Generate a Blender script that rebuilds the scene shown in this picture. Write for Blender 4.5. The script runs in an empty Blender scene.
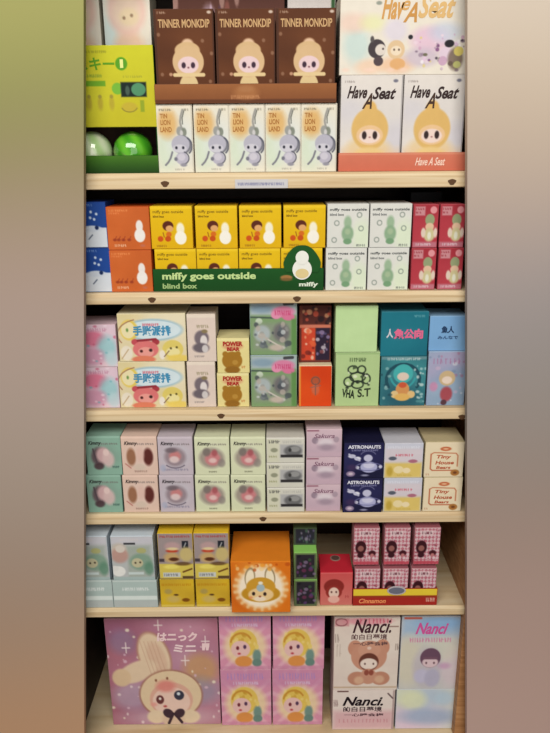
import bpy, bmesh, math, random
import numpy as np
from mathutils import Vector, Matrix, Euler

sc = bpy.context.scene
COL = bpy.data.collections.new('shop_display'); sc.collection.children.link(COL)
random.seed(7)
H0 = 1.45                       # camera height in metres
FPX = 700.0                     # focal length in pixels of the 550x733 frame
PITCH = math.radians(17.3)
ROLL = math.radians(-0.42)

# ------------------------------------------------------------------ camera
cam_d = bpy.data.cameras.new('camera'); cam = bpy.data.objects.new('camera', cam_d); COL.objects.link(cam)
cam_d.sensor_fit = 'VERTICAL'; cam_d.sensor_height = 24.0; cam_d.sensor_width = 24.0
cam_d.lens = FPX / 733.0 * 24.0; cam_d.clip_start = 0.01; cam_d.clip_end = 50
R = Matrix.Rotation(math.radians(90) - PITCH, 4, 'X') @ Matrix.Rotation(ROLL, 4, 'Z')
CAMLOC = Vector((0, -1.0, H0))
cam.matrix_world = Matrix.Translation(CAMLOC) @ R
sc.camera = cam

def at(px, py, Y):
    """the point of the upright plane y = Y that the photograph shows at pixel px, py"""
    d = R.to_3x3() @ Vector(((px - 275.0) / FPX, (366.5 - py) / FPX, -1.0))
    t = (Y - CAMLOC.y) / d.y
    return CAMLOC + d * t
def zat(py, Y, px=272): return at(px, py, Y).z

# ------------------------------------------------------------------ colours and materials
def lin(c):
    if isinstance(c, str): c = tuple(int(c[i:i+2], 16) for i in (1, 3, 5))
    c = np.asarray(c, dtype=float) / 255.0
    return np.where(c <= 0.04045, c / 12.92, ((c + 0.055) / 1.055) ** 2.4)
GAIN = 0.78
def alb(c, g=GAIN): return np.clip(lin(c) * g, 0, 0.92)

def nodes(name):
    m = bpy.data.materials.new(name); m.use_nodes = True
    nt = m.node_tree; b = nt.nodes['Principled BSDF']; return m, nt, b
def mat_print(name, rough=0.5, spec=0.3, coat=0.0):
    m, nt, b = nodes(name)
    a = nt.nodes.new('ShaderNodeAttribute'); a.attribute_name = 'Col'
    n = nt.nodes.new('ShaderNodeTexNoise'); n.inputs['Scale'].default_value = 60
    tc = nt.nodes.new('ShaderNodeTexCoord'); nt.links.new(tc.outputs['Object'], n.inputs['Vector'])
    mr = nt.nodes.new('ShaderNodeMapRange'); mr.inputs[3].default_value = 0.93; mr.inputs[4].default_value = 1.05
    nt.links.new(n.outputs[0], mr.inputs[0])
    mx = nt.nodes.new('ShaderNodeVectorMath'); mx.operation = 'SCALE'
    nt.links.new(a.outputs['Color'], mx.inputs[0]); nt.links.new(mr.outputs[0], mx.inputs['Scale'])
    nt.links.new(mx.outputs[0], b.inputs['Base Color'])
    b.inputs['Roughness'].default_value = rough; b.inputs['Specular IOR Level'].default_value = spec
    b.inputs['Coat Weight'].default_value = coat
    return m
def mat_plain(name, c, rough=0.6, spec=0.3, var=0.06, scale=30):
    m, nt, b = nodes(name)
    n = nt.nodes.new('ShaderNodeTexNoise'); n.inputs['Scale'].default_value = scale
    tc = nt.nodes.new('ShaderNodeTexCoord'); nt.links.new(tc.outputs['Object'], n.inputs['Vector'])
    r = nt.nodes.new('ShaderNodeValToRGB'); a = alb(c)
    r.color_ramp.elements[0].color = (*(a * (1 - var)), 1); r.color_ramp.elements[1].color = (*np.clip(a * (1 + var), 0, 1), 1)
    nt.links.new(n.outputs[0], r.inputs[0]); nt.links.new(r.outputs[0], b.inputs['Base Color'])
    b.inputs['Roughness'].default_value = rough; b.inputs['Specular IOR Level'].default_value = spec
    return m
def mat_wood(name, c0, c1, c2):
    m, nt, b = nodes(name)
    tc = nt.nodes.new('ShaderNodeTexCoord'); mp = nt.nodes.new('ShaderNodeMapping')
    mp.inputs['Scale'].default_value = (1.6, 14, 60)
    nt.links.new(tc.outputs['Object'], mp.inputs['Vector'])
    n = nt.nodes.new('ShaderNodeTexNoise'); n.inputs['Scale'].default_value = 2.5; n.inputs['Detail'].default_value = 5; n.inputs['Distortion'].default_value = 0.8
    nt.links.new(mp.outputs[0], n.inputs['Vector'])
    r = nt.nodes.new('ShaderNodeValToRGB')
    r.color_ramp.elements[0].position = 0.3; r.color_ramp.elements[0].color = (*alb(c0), 1)
    r.color_ramp.elements[1].position = 0.72; r.color_ramp.elements[1].color = (*alb(c2), 1)
    e = r.color_ramp.elements.new(0.5); e.color = (*alb(c1), 1)
    nt.links.new(n.outputs[0], r.inputs[0]); nt.links.new(r.outputs[0], b.inputs['Base Color'])
    b.inputs['Roughness'].default_value = 0.55; b.inputs['Specular IOR Level'].default_value = 0.25
    return m
M_CARD = mat_print('printed_card', 0.55, 0.12)
M_INK = mat_print('printing_ink', 0.55, 0.1)
M_GLOSS = mat_print('glossy_plastic', 0.12, 0.6, 0.6)
M_PINE = mat_wood('pine_shelf_wood', (200, 170, 128), (219, 194, 154), (230, 210, 174))
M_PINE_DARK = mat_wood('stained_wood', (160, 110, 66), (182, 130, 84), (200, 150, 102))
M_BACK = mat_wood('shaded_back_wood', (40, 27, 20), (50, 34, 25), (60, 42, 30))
M_SIDE_SHADED = mat_wood('shaded_side_wood', (34, 24, 18), (44, 31, 23), (56, 40, 30))  # shelf interior shade put into the left panel's wood colour
M_KNOT = mat_plain('wood_knot', (92, 62, 36), 0.7)

# ------------------------------------------------------------------ mesh helpers
def set_col(me, cols):
    a = me.color_attributes.new('Col', 'FLOAT_COLOR', 'POINT')
    n = len(me.vertices); buf = np.ones((n, 4), dtype=np.float32); buf[:, :3] = cols
    a.data.foreach_set('color', buf.ravel())
def link(name, me, parent=None, mat=None):
    o = bpy.data.objects.new(name, me); COL.objects.link(o)
    if mat is not None and me is not None: me.materials.append(mat)
    if parent is not None: o.parent = parent
    return o
def thing(name, label, cat, loc, group=None):
    o = bpy.data.objects.new(name, None); COL.objects.link(o); o.empty_display_size = 0.02
    o.location = loc; o['label'] = label; o['category'] = cat
    if group: o['group'] = group
    return o
def bm_box(bm, x0, x1, y0, y1, z0, z1, bevel=0.0):
    vs = [bm.verts.new(p) for p in ((x0,y0,z0),(x1,y0,z0),(x1,y1,z0),(x0,y1,z0),(x0,y0,z1),(x1,y0,z1),(x1,y1,z1),(x0,y1,z1))]
    fs = [bm.faces.new([vs[i] for i in q]) for q in ((0,3,2,1),(4,5,6,7),(0,1,5,4),(1,2,6,5),(2,3,7,6),(3,0,4,7))]
    if bevel > 0:
        es = list({e for f in fs for e in f.edges})
        bmesh.ops.bevel(bm, geom=es, offset=bevel, segments=2, profile=0.6, affect='EDGES')
def box_mesh(name, x0, x1, y0, y1, z0, z1, bevel=0.0005, side=(200,200,200), top=None):
    bm = bmesh.new(); bm_box(bm, x0, x1, y0, y1, z0, z1, bevel)
    me = bpy.data.meshes.new(name); bm.to_mesh(me); bm.free()
    cs = np.zeros((len(me.vertices), 3)); s = alb(side); t = alb(top if top is not None else side)
    for i, v in enumerate(me.vertices): cs[i] = t if v.co.z > z1 - bevel * 1.5 - 1e-5 else s
    set_col(me, cs); return me

def prism(bm, pts, y0, y1):
    a = [bm.verts.new((x, y0, z)) for x, z in pts]; b = [bm.verts.new((x, y1, z)) for x, z in pts]; n = len(pts)
    bm.faces.new(a); bm.faces.new(b[::-1])
    for i in range(n): bm.faces.new((a[i], b[i], b[(i+1) % n], a[(i+1) % n]))
    bmesh.ops.recalc_face_normals(bm, faces=bm.faces)

class Art:
    """colours printed on a card: a fine grid of vertex colours, drawn in the proportions of the face"""
    def __init__(s, x0, y0, x1, y1, base, res=0.6):
        s.r = (x0, y0, x1, y1); s.nx = max(6, int((x1-x0)/res)+1); s.ny = max(6, int((y1-y0)/res)+1)
        s.X, s.Y = np.meshgrid(np.linspace(x0, x1, s.nx), np.linspace(y0, y1, s.ny))
        s.C = np.zeros((s.ny, s.nx, 3)); s.C[:] = base; s.rs = np.random.RandomState(int(x0*7+y0*13) % 9999)
    def _mix(s, a, c):
        a = np.clip(a, 0, 1)[..., None]; s.C = s.C*(1-a) + np.array(c, dtype=float)*a; return s
    def ell(s, cx, cy, rx, ry, c, a=1, soft=1.0, rot=0):
        cr, sr = math.cos(rot), math.sin(rot); dx, dy = s.X-cx, s.Y-cy
        u = (dx*cr+dy*sr)/rx; v = (-dx*sr+dy*cr)/ry; d = np.sqrt(u*u+v*v)
        return s._mix(((1-d)*min(rx, ry)/soft+0.5)*a if a == 1 else np.clip((1-d)*min(rx, ry)/soft+0.5, 0, 1)*a, c)
    def rect(s, x0, y0, x1, y1, c, a=1, soft=0.8):
        d = np.minimum(np.minimum(s.X-x0, x1-s.X), np.minimum(s.Y-y0, y1-s.Y))
        return s._mix(np.clip(d/soft+0.5, 0, 1)*a, c)
    def line(s, pts, w, c, a=1, soft=0.8):
        d = np.full(s.X.shape, 1e9)
        for (ax, ay), (bx, by) in zip(pts, pts[1:]):
            vx, vy = bx-ax, by-ay; L = vx*vx+vy*vy+1e-9
            t = np.clip(((s.X-ax)*vx+(s.Y-ay)*vy)/L, 0, 1)
            d = np.minimum(d, np.hypot(s.X-ax-t*vx, s.Y-ay-t*vy))
        return s._mix(np.clip((w/2-d)/soft+0.5, 0, 1)*a, c)
    def ring(s, cx, cy, rx, ry, w, c, a=1):
        pts = [(cx+rx*math.cos(t), cy+ry*math.sin(t)) for t in np.linspace(0, 2*math.pi, 25)]
        return s.line(pts, w, c, a)
    def arc(s, cx, cy, rx, ry, t0, t1, w, c, a=1):
        pts = [(cx+rx*math.cos(math.radians(t)), cy+ry*math.sin(math.radians(t))) for t in np.linspace(t0, t1, 14)]
        return s.line(pts, w, c, a)
    def vgrad(s, y0, y1, c, a0=0, a1=1):
        t = np.clip((s.Y-y0)/(y1-y0), 0, 1); return s._mix((a0+(a1-a0)*t)*((s.Y >= min(y0, y1))*1.0), c)
    def specks(s, n, cols, r0, r1, box=None, a=0.8):
        x0, y0, x1, y1 = box or s.r
        for i in range(n):
            r = s.rs.uniform(r0, r1)
            s.ell(s.rs.uniform(x0, x1), s.rs.uniform(y0, y1), r*s.rs.uniform(.7, 1.4), r, cols[i % len(cols)], a, 1.0)
        return s
    def marks(s, x0, x1, y, h, c, a=0.8, step=2.2):
        """a line of writing too small to read"""
        x = x0
        while x < x1-0.5:
            w = s.rs.uniform(0.8, 1.6)
            s.line([(x, y-h/2), (x+s.rs.uniform(-.3, .5), y+h/2)], 0.8, c, a)
            if s.rs.rand() < .7: s.line([(x, y+s.rs.uniform(-h/2, h/2)), (min(x+w, x1), y+s.rs.uniform(-h/2, h/2))], 0.7, c, a*.8)
            x += step*s.rs.uniform(.7, 1.2)
        return s
    def clouds(s, cols, k=6, a=0.6, r=(8, 18)):
        x0, y0, x1, y1 = s.r
        for i in range(k):
            q = s.rs.uniform(*r); s.ell(s.rs.uniform(x0, x1), s.rs.uniform(y0, y1), q*1.3, q, cols[i % len(cols)], a, q*1.2)
        return s
    def doll(s, cx, cy, r, hood, face, body, eye=(60, 44, 44), br=0.75):
        """a plain round-headed toy"""
        s.ell(cx, cy+r*1.45, r*br, r*.75, body); s.ell(cx, cy, r, r*.95, hood); s.ell(cx, cy+r*.18, r*.66, r*.5, face)
        if eye: s.ell(cx-r*.3, cy+r*.2, r*.12+.3, r*.16+.3, eye); s.ell(cx+r*.3, cy+r*.2, r*.12+.3, r*.16+.3, eye)
        return s
    def mesh(s, name, w, h, y=-0.0003, m=0.0006, z0=0.0):
        x0, y0, x1, y1 = s.r
        gx = (s.X-x0)/(x1-x0)*(w-2*m)-w/2+m; gz = h-m-(s.Y-y0)/(y1-y0)*(h-2*m)+z0
        co = np.stack([gx, np.full_like(gx, y), gz], -1).reshape(-1, 3)
        idx = np.arange(s.nx*s.ny).reshape(s.ny, s.nx)
        q = np.stack([idx[:-1, :-1], idx[1:, :-1], idx[1:, 1:], idx[:-1, 1:]], -1).reshape(-1, 4)
        me = bpy.data.meshes.new(name); me.vertices.add(len(co)); me.vertices.foreach_set('co', co.ravel())
        me.loops.add(q.size); me.loops.foreach_set('vertex_index', q.ravel().astype(np.int32))
        me.polygons.add(len(q)); me.polygons.foreach_set('loop_start', np.arange(0, q.size, 4, dtype=np.int32))
        me.update(calc_edges=True); me.validate()
        set_col(me, np.clip(lin(s.C.reshape(-1, 3))*GAIN, 0, .92)); return me

def text_geo(s, shear=0.0, bold=0.0):
    cu = bpy.data.curves.new('writing', 'FONT'); cu.body = s; cu.shear = shear; cu.offset = bold; cu.resolution_u = 3
    o = bpy.data.objects.new('writing', cu); COL.objects.link(o)
    dg = bpy.context.evaluated_depsgraph_get(); dg.update()
    me = bpy.data.meshes.new_from_object(o.evaluated_get(dg))
    co = np.zeros(len(me.vertices)*3); me.vertices.foreach_get('co', co); co = co.reshape(-1, 3)
    fs = [tuple(p.vertices) for p in me.polygons]
    bpy.data.objects.remove(o); bpy.data.curves.remove(cu); bpy.data.meshes.remove(me)
    return co, fs
def letters(name, items, rect, w, h, y=-0.0006, z0=0.0):
    """items: (string, x0, y0, x1, y1, colour[, shear[, bold[, rotation]]]) in the same proportions as rect"""
    X0, Y0, X1, Y1 = rect; V = []; F = []; Cc = []
    for it in items:
        st, a0, b0, a1, b1, c = it[:6]; sh = it[6] if len(it) > 6 else 0; bo = it[7] if len(it) > 7 else 0.02
        ro = it[8] if len(it) > 8 else 0
        co, fs = text_geo(st, sh, bo)
        if len(co) == 0: continue
        mn, mxx = co.min(0), co.max(0); u = (co[:, 0]-mn[0])/max(mxx[0]-mn[0], 1e-6); v = (co[:, 1]-mn[1])/max(mxx[1]-mn[1], 1e-6)
        px = a0+(a1-a0)*u; py = b1-(b1-b0)*v
        if ro:
            cx, cy = (a0+a1)/2, (b0+b1)/2; cr, sr = math.cos(ro), math.sin(ro)
            px, py = cx+(px-cx)*cr-(py-cy)*sr, cy+(px-cx)*sr+(py-cy)*cr
        X = (px-X0)/(X1-X0)*w-w/2; Z = h-(py-Y0)/(Y1-Y0)*h+z0
        base = len(V); V += [(float(a), y, float(b)) for a, b in zip(X, Z)]; F += [tuple(i+base for i in f) for f in fs]
        Cc += [alb(c)]*len(co)
    me = bpy.data.meshes.new(name); me.from_pydata(V, [], F); me.update(); set_col(me, np.array(Cc)); return me

def carton(name, label, rect, Y, z0, art=None, text=None, depth=0.06, side=(190,190,190), top=None, group=None,
           cat='box', ztop=None, flap=True, xs=None):
    """one closed carton: body, printed front, tuck flap line, lettering. rect: its face in the photograph"""
    xL, yT, xR, yB = rect; my = (yT+yB)/2
    a, b = at(xL, my, Y), at(xR, my, Y); w = b.x-a.x-0.0012; cx = (a.x+b.x)/2
    if xs: cx, w = xs
    h = (ztop if ztop is not None else zat(yT, Y, (xL+xR)/2)) - z0 - 0.0003
    r = thing(name, label, cat, (cx, Y, z0), group); r['w_'] = w; r['h_'] = h; r['d_'] = depth
    tp = top if top is not None else side
    me = box_mesh('carton_body', -w/2, w/2, 0, depth, 0, h, 0.0006, side, tp); link('carton_body', me, r, M_CARD)
    if art is not None: link('front_panel', art.mesh('front_panel', w, h), r, M_CARD)
    if flap:
        bm = bmesh.new(); bm_box(bm, -w/2+.0012, w/2-.0012, 0.0012, depth*.96, h, h+.0002)
        f = bpy.data.meshes.new('top_flap'); bm.to_mesh(f); bm.free(); set_col(f, np.tile(alb(tp)*1.0, (len(f.vertices), 1)))
        link('top_flap', f, r, M_CARD)
    if text: link('lettering', letters('lettering', text, art.r, w, h), r, M_INK)
    return r
def top_of(r): return r.location.z + r['h_'] + 0.0004
def dup(r, label, px, py, z0=None, Y=None):
    """a copy of a carton and its parts, centred on pixel column px, resting at height z0"""
    c = r.copy(); COL.objects.link(c); c['label'] = label
    Yv = r.location.y if Y is None else Y
    z = r.location.z if z0 is None else z0
    c.location = (at(px, py, Yv).x, Yv, z)
    for ch in list(r.children):
        k = ch.copy(); COL.objects.link(k); k.parent = c
    return c
def tray(name, label, xL, xR, yT, yB, Y, z0, art, text, depth, side, back=0.0, group=None, bump=None):
    """an open display tray: base, two sides, back and a printed front lip in front of the boxes it holds"""
    my = (yT+yB)/2; a, b = at(xL, my, Y), at(xR, my, Y); w = b.x-a.x; cx = (a.x+b.x)/2
    h = zat(yT, Y, (xL+xR)/2)-z0
    r = thing(name, label, 'display tray', (cx, Y, z0), group); r['w_'] = w; r['h_'] = h
    t = 0.0012
    link('tray_base', box_mesh('tray_base', -w/2, w/2, 0, depth, 0, 0.0012, 0.0003, side), r, M_CARD)
    for sx in (-1, 1):
        x0, x1 = (-w/2, -w/2+t) if sx < 0 else (w/2-t, w/2)
        link('side_wall', box_mesh('side_wall', x0, x1, t, depth, .0012, h*.9, .0002, side), r, M_CARD)
    link('back_wall', box_mesh('back_wall', -w/2+t, w/2-t, depth-t, depth, .0012, h*.9, .0002, side), r, M_CARD)
    link('front_lip', box_mesh('front_lip', -w/2, w/2, 0, t, .0012, h, .0003, side), r, M_CARD)
    link('front_panel', art.mesh('front_panel', w, h), r, M_CARD)
    if text: link('lettering', letters('lettering', text, (xL, yT, xR, yB), w, h), r, M_INK)
    return r

def struct(name, me, mat):
    o = link(name, me, None, mat); o['kind'] = 'structure'; return o

# ------------------------------------------------------------------ the shelving unit
SH_PX = [(172.5, 188.5), (292.5, 303.5), (410.0, 420.5), (514.0, 523.5), (607.8, 616.3)]   # front edges top / bottom at mid picture
XL, XR = at(98, 670, 0).x-0.045, at(462.3, 640, 0).x
DEPTH = 0.235
shelf_top = [zat(a, 0) for a, b in SH_PX]; shelf_bot = [zat(b, 0) for a, b in SH_PX]
shelf_top.append(zat(738, 0)); shelf_bot.append(shelf_top[-1]-0.02)
unit = thing('shelving_unit', 'pine shelving unit with six boards filled with small toy boxes', 'shelf', (0, 0, 0))
PT = 0.02
def board(z0, z1):
    bm = bmesh.new(); x0, x1 = XL+.0005, XR-.0005
    ch = min(0.0055, (z1-z0)*.35)
    prof = [(0.0, z0+.001), (0.0, z1-ch), (0.0012, z1-ch*.45), (ch*.6, z1), (DEPTH, z1), (DEPTH, z0), (0.001, z0)]
    L = [bm.verts.new((x0, y, z)) for y, z in prof]; Rr = [bm.verts.new((x1, y, z)) for y, z in prof]
    n = len(prof)
    for i in range(n): bm.faces.new((L[i], Rr[i], Rr[(i+1) % n], L[(i+1) % n]))
    bm.faces.new(L[::-1]); bm.faces.new(Rr); bmesh.ops.recalc_face_normals(bm, faces=bm.faces)
    me = bpy.data.meshes.new('shelf_board'); bm.to_mesh(me); bm.free(); return me
KNOTS = {0: [(165, 184), (452, 182)], 1: [(152, 300), (297, 299), ], 2: [(221, 416), (462, 417)], 3: [(263, 519)], 4: [], 5: []}
boards = []
for i, (z1, z0) in enumerate(zip(shelf_top, shelf_bot)):
    b = link('shelf_board', board(z0, z1), unit, M_PINE); boards.append(b)
    for (kx, ky) in KNOTS[i]:
        p = at(kx, ky, 0); bm = bmesh.new()
        ring = [bm.verts.new((p.x+.0055*math.cos(t)*(1+.25*math.sin(3*t)), -0.0003, p.z+.0042*math.sin(t))) for t in np.linspace(0, 2*math.pi, 13)[:-1]]
        bm.faces.new(ring); me = bpy.data.meshes.new('wood_knot'); bm.to_mesh(me); bm.free(); link('wood_knot', me, b, M_KNOT)
ZT, ZB = H0+0.27, 0.06
for sx, x in ((-1, XL), (1, XR)):
    x0, x1 = (x-PT, x) if sx < 0 else (x, x+PT)
    bm = bmesh.new(); bm_box(bm, x0, x1, 0.0, DEPTH+.012, 0.0, ZT, .0015); me = bpy.data.meshes.new('side_panel'); bm.to_mesh(me); bm.free()
    link('side_panel', me, unit, M_SIDE_SHADED if sx < 0 else M_PINE_DARK)
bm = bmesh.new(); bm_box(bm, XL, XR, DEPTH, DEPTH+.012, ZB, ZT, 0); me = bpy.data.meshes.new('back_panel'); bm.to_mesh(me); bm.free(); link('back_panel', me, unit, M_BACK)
bm = bmesh.new(); bm_box(bm, XL, XR, 0.0, DEPTH, ZT-PT, ZT, .0015); me = bpy.data.meshes.new('top_panel'); bm.to_mesh(me); bm.free(); link('top_panel', me, unit, M_PINE)

# stand-in panels for the blurred side bands (edges flare outward towards the floor)
def band_mat(name, stops):  # height ramp in the soft colours of a blurred side band
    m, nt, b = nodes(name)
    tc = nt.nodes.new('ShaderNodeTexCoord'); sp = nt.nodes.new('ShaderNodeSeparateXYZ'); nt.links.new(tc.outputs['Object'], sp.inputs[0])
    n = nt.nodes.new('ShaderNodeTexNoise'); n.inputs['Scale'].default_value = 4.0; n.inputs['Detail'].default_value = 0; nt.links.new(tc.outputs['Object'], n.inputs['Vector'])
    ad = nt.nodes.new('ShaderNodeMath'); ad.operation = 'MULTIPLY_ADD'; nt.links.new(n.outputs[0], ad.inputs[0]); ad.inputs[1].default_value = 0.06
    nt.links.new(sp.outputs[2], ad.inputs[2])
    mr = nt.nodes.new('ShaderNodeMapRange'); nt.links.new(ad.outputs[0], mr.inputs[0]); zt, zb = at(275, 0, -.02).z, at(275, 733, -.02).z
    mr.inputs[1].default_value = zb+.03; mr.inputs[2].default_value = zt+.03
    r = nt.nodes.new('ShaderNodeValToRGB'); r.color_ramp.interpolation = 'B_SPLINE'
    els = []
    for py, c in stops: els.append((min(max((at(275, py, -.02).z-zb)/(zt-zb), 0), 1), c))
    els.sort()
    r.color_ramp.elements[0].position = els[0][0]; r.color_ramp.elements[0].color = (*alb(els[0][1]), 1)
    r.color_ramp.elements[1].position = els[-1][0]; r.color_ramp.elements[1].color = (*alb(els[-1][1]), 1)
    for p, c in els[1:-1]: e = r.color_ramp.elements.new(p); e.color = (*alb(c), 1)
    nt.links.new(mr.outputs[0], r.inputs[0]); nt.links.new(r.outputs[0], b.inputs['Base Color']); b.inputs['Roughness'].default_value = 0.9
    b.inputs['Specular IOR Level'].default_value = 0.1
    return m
WY = -0.022
def side_wall(name, px, sx, mat):
    yt, yb = WY, WY+.012
    A, B = at(px, -60, WY+.012), at(px, 800, WY+.012)
    k = (B.x-A.x)/(B.z-A.z)
    xt = A.x+k*(ZT+.3-A.z); xb = A.x+k*(0-A.z); far = sx*1.6
    bm = bmesh.new(); v = []
    for y in (yt, yb):
        v.append([bm.verts.new(p) for p in ((xb, y, 0), (far, y, 0), (far, y, ZT+.3), (xt, y, ZT+.3))])
    bm.faces.new(v[0]); bm.faces.new(v[1][::-1])
    for i in range(4): bm.faces.new((v[0][i], v[1][i], v[1][(i+1) % 4], v[0][(i+1) % 4]))
    bmesh.ops.recalc_face_normals(bm, faces=bm.faces)
    me = bpy.data.meshes.new(name); bm.to_mesh(me); bm.free(); return struct(name, me, mat)
side_wall('band_panel_left', 86, -1, band_mat('left_band_blur', [(0, (168,166,104)), (90, (146,146,92)), (190, (158,142,114)), (300, (178,156,148)), (430, (172,158,146)), (560, (166,146,132)), (650, (180,150,126)), (733, (200,158,124))]))
side_wall('band_panel_right', 465, 1, band_mat('right_band_blur', [(0, (216,202,186)), (100, (202,184,164)), (200, (184,166,156)), (300, (160,152,152)), (400, (154,147,142)), (500, (162,144,134)), (600, (178,152,142)), (733, (198,168,158))]))
bm = bmesh.new(); bm_box(bm, -1.6, 1.6, -2.4, .5, -.03, -0.0005, 0); me = bpy.data.meshes.new('floor'); bm.to_mesh(me); bm.free()
struct('floor', me, mat_plain('floor_vinyl', (150, 130, 110), .5))

# ==================================================================== ROW 1 (top)
S = [z+0.0002 for z in shelf_top]
Z = S[0]; Y = 0.012
# green capsule display at the far end: base tray, header card, window and two balls
gx0, gx1 = 40, 156
A1 = at(gx0, 110, Y); B1 = at(gx1, 110, Y); gw = B1.x-A1.x; gcx = (A1.x+B1.x)/2
zt_g = zat(45, Y, 120)-Z; zw = zat(127, Y, 120)-Z; zl = zat(155.5, Y, 120)-Z
gd = thing('capsule_display', 'yellow-green capsule toy display box with open window and dark green lip', 'display box', (gcx, Y, Z))
a = Art(gx0, 45, gx1, 127, (206,205,44))
a.vgrad(45, 127, (196,186,40)); a.ell(60, 100, 40, 30, (214,216,60), .5, 30)
a.rect(gx0, 80, 107.5, 85.5, (112,168,40)).marks(80, 112, 51, 2, (150,150,40)); a.marks(88, 104, 75, 2.5, (120,150,50))
a.ell(124.5, 63, 6, 6.6, (88,160,34)); a.ell(119, 88, 5.5, 6, (120,184,60))
a.rect(122.5, 81.5, 148, 96.5, (24,40,36), 1, 1.6); a.ell(140, 89, 7.2, 6.6, (84,146,106)); a.ell(129, 90, 2.2, 5, (70,92,80))
for q in (84, 90, 101, 112.5): a.ell(q, 103, 2.6, 7, (178,160,52), .8, 2).ell(q, 96, 1.8, 2, (150,140,60), .8)
a.ell(130, 107, 8, 5, (196,172,60), .8, 2).arc(130, 106, 8, 6, 20, 160, 1, (140,130,50)); a.rect(141, 100, 145, 112, (136,160,44), .8); a.marks(126, 144, 76, 1.5, (160,160,50))
hm = box_mesh('header_card', -gw/2, gw/2, 0, .0015, zw, zt_g, .0003, (200,200,50)); link('header_card', hm, gd, M_CARD)
link('header_print', a.mesh('header_print', gw, zt_g-zw, z0=zw), gd, M_CARD)
link('lettering', letters('lettering', [('ラスキー', 67, 57, 117.5, 69.5, (96,158,34), 0, .03), ('1', 123, 59, 126.2, 67.5, (236,240,150), 0, .04)], (gx0, 45, gx1, 127), gw, zt_g-zw, z0=zw), gd, M_INK)
a = Art(gx0, 153, gx1, 173, (70,120,34)); a.vgrad(153, 173, (30,66,18))
link('front_lip', box_mesh('front_lip', -gw/2, gw/2, 0, .0015, 0, zl, .0003, (40,80,24)), gd, M_CARD)
link('lip_print', a.mesh('lip_print', gw, zl), gd, M_CARD)
for x0, x1 in ((-gw/2, -gw/2+.0015), (gw/2-.0015, gw/2)):
    link('side_wall', box_mesh('side_wall', x0, x1, .0015, .07, 0, zt_g, .0002, (34,90,36)), gd, M_CARD)
link('back_wall', box_mesh('back_wall', -gw/2+.0015, gw/2-.0015, .0685, .07, 0, zt_g, .0002, (34,96,40)), gd, M_CARD)
link('inner_floor', box_mesh('inner_floor', -gw/2+.0015, gw/2-.0015, .0015, .0685, 0, .0012, .0002, (30,60,20)), gd, M_CARD)
def ball(px, label, c_up, c_mid, c_low):
    r = 0.0275; x = at(px, 145, Y+.03).x; zc = Z+.0014+r
    o = thing('capsule_ball', label, 'ball', (x, Y+.0305, zc), 'green capsule balls in the display window')
    for nm, s0 in (('upper_shell', 1), ('lower_shell', -1)):
        bm = bmesh.new(); bmesh.ops.create_uvsphere(bm, u_segments=36, v_segments=24, radius=r)
        dele = [v for v in bm.verts if v.co.z*s0 < -1e-6]; bmesh.ops.delete(bm, geom=dele, context='VERTS')
        for v in bm.verts:
            if abs(v.co.z) < 1e-6: v.co *= 1.018
        me = bpy.data.meshes.new(nm); bm.to_mesh(me); bm.free()
        for p in me.polygons: p.use_smooth = True
        cs = []
        for v in me.vertices:
            n = v.co.normalized(); t = .5+.5*math.sin(5*n.x+7*n.z+2*n.y+px)
            c = np.array(c_up if s0 > 0 else c_low)*(1-t)+np.array(c_mid)*t; cs.append(alb(c))
        set_col(me, np.array(cs)); link(nm, me, o, M_GLOSS)
    o.rotation_euler = (.35, .5, .2); return o
ball(92.5, 'pale green and white capsule ball in the display window, beside the olive panel', (226,238,200), (176,214,140), (196,214,70))
ball(132.8, 'bright green capsule ball in the display window, beside the white figure boxes', (110,196,50), (66,156,34), (170,214,110))

# pale poster-like boxes standing behind on the stack
Yb = 0.0785
def pale_art(x0, x1, cx):
    a = Art(x0, -8, x1, 46, (255,253,240), .8); a.ell(cx-16, 30, 16, 20, (226,246,244), .8, 14); a.rect(x1-9, -8, x1, 46, (250,236,216), .6, 4)
    a.ell(cx+4, 42, 17, 22, (252,206,172), .8, 8); a.ell(cx+3, 6, 20, 21, (255,212,196), .8, 6).ell(cx+3, 8, 14, 13, (255,228,204), .9, 5).ell(cx+5, 11, 10, 7, (255,232,190), .8, 3)
    a.ell(cx, 12, 1.6, 1.4, (170,140,110)).ell(cx+8, 10, 1.6, 1.4, (170,140,110)); return a
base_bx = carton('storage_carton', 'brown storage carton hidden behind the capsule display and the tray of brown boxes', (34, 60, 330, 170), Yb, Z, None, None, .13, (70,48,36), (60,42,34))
zz = top_of(base_bx)
p1 = carton('toy_box', 'large pale cream toy box standing above the yellow-green display, faded pink figure', (103, -8, 151, 46), Yb, zz, pale_art(103, 151, 124), None, .06, (216,210,190), group='pale boxes behind the capsule display')
p2 = dup(p1, 'pale cream toy box partly behind the olive panel, beside its twin', 76.5, 19)
# items peeking over the brown boxes
a = Art(172, -10, 285, 8, (98,58,48), .8); a.specks(16, [(150,90,80), (70,40,60), (190,150,140), (120,60,50)], 1, 3)
a.ell(208, 2, 10, 8, (204,180,204), .9, 3).specks(10, [(220,190,210), (90,60,90)], .8, 2, (196, -6, 222, 8))
carton('toy_box', 'dark plum patterned toy box peeking over the brown doll boxes', (172, -10, 285, 8), Yb, zz, a, None, .06, (80,50,44))
a = Art(287, -10, 337, 8, (226,218,214), .8); a.specks(8, [(190,50,50), (70,130,70), (200,90,90)], 1, 2.5, (298, 0, 326, 6)); a.rect(333, -10, 337, 8, (60,100,60))
carton('toy_box', 'white toy box with small red marks peeking over the third brown box', (287, -10, 336, 8), Yb, zz, a, None, .06, (200,190,190))

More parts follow.
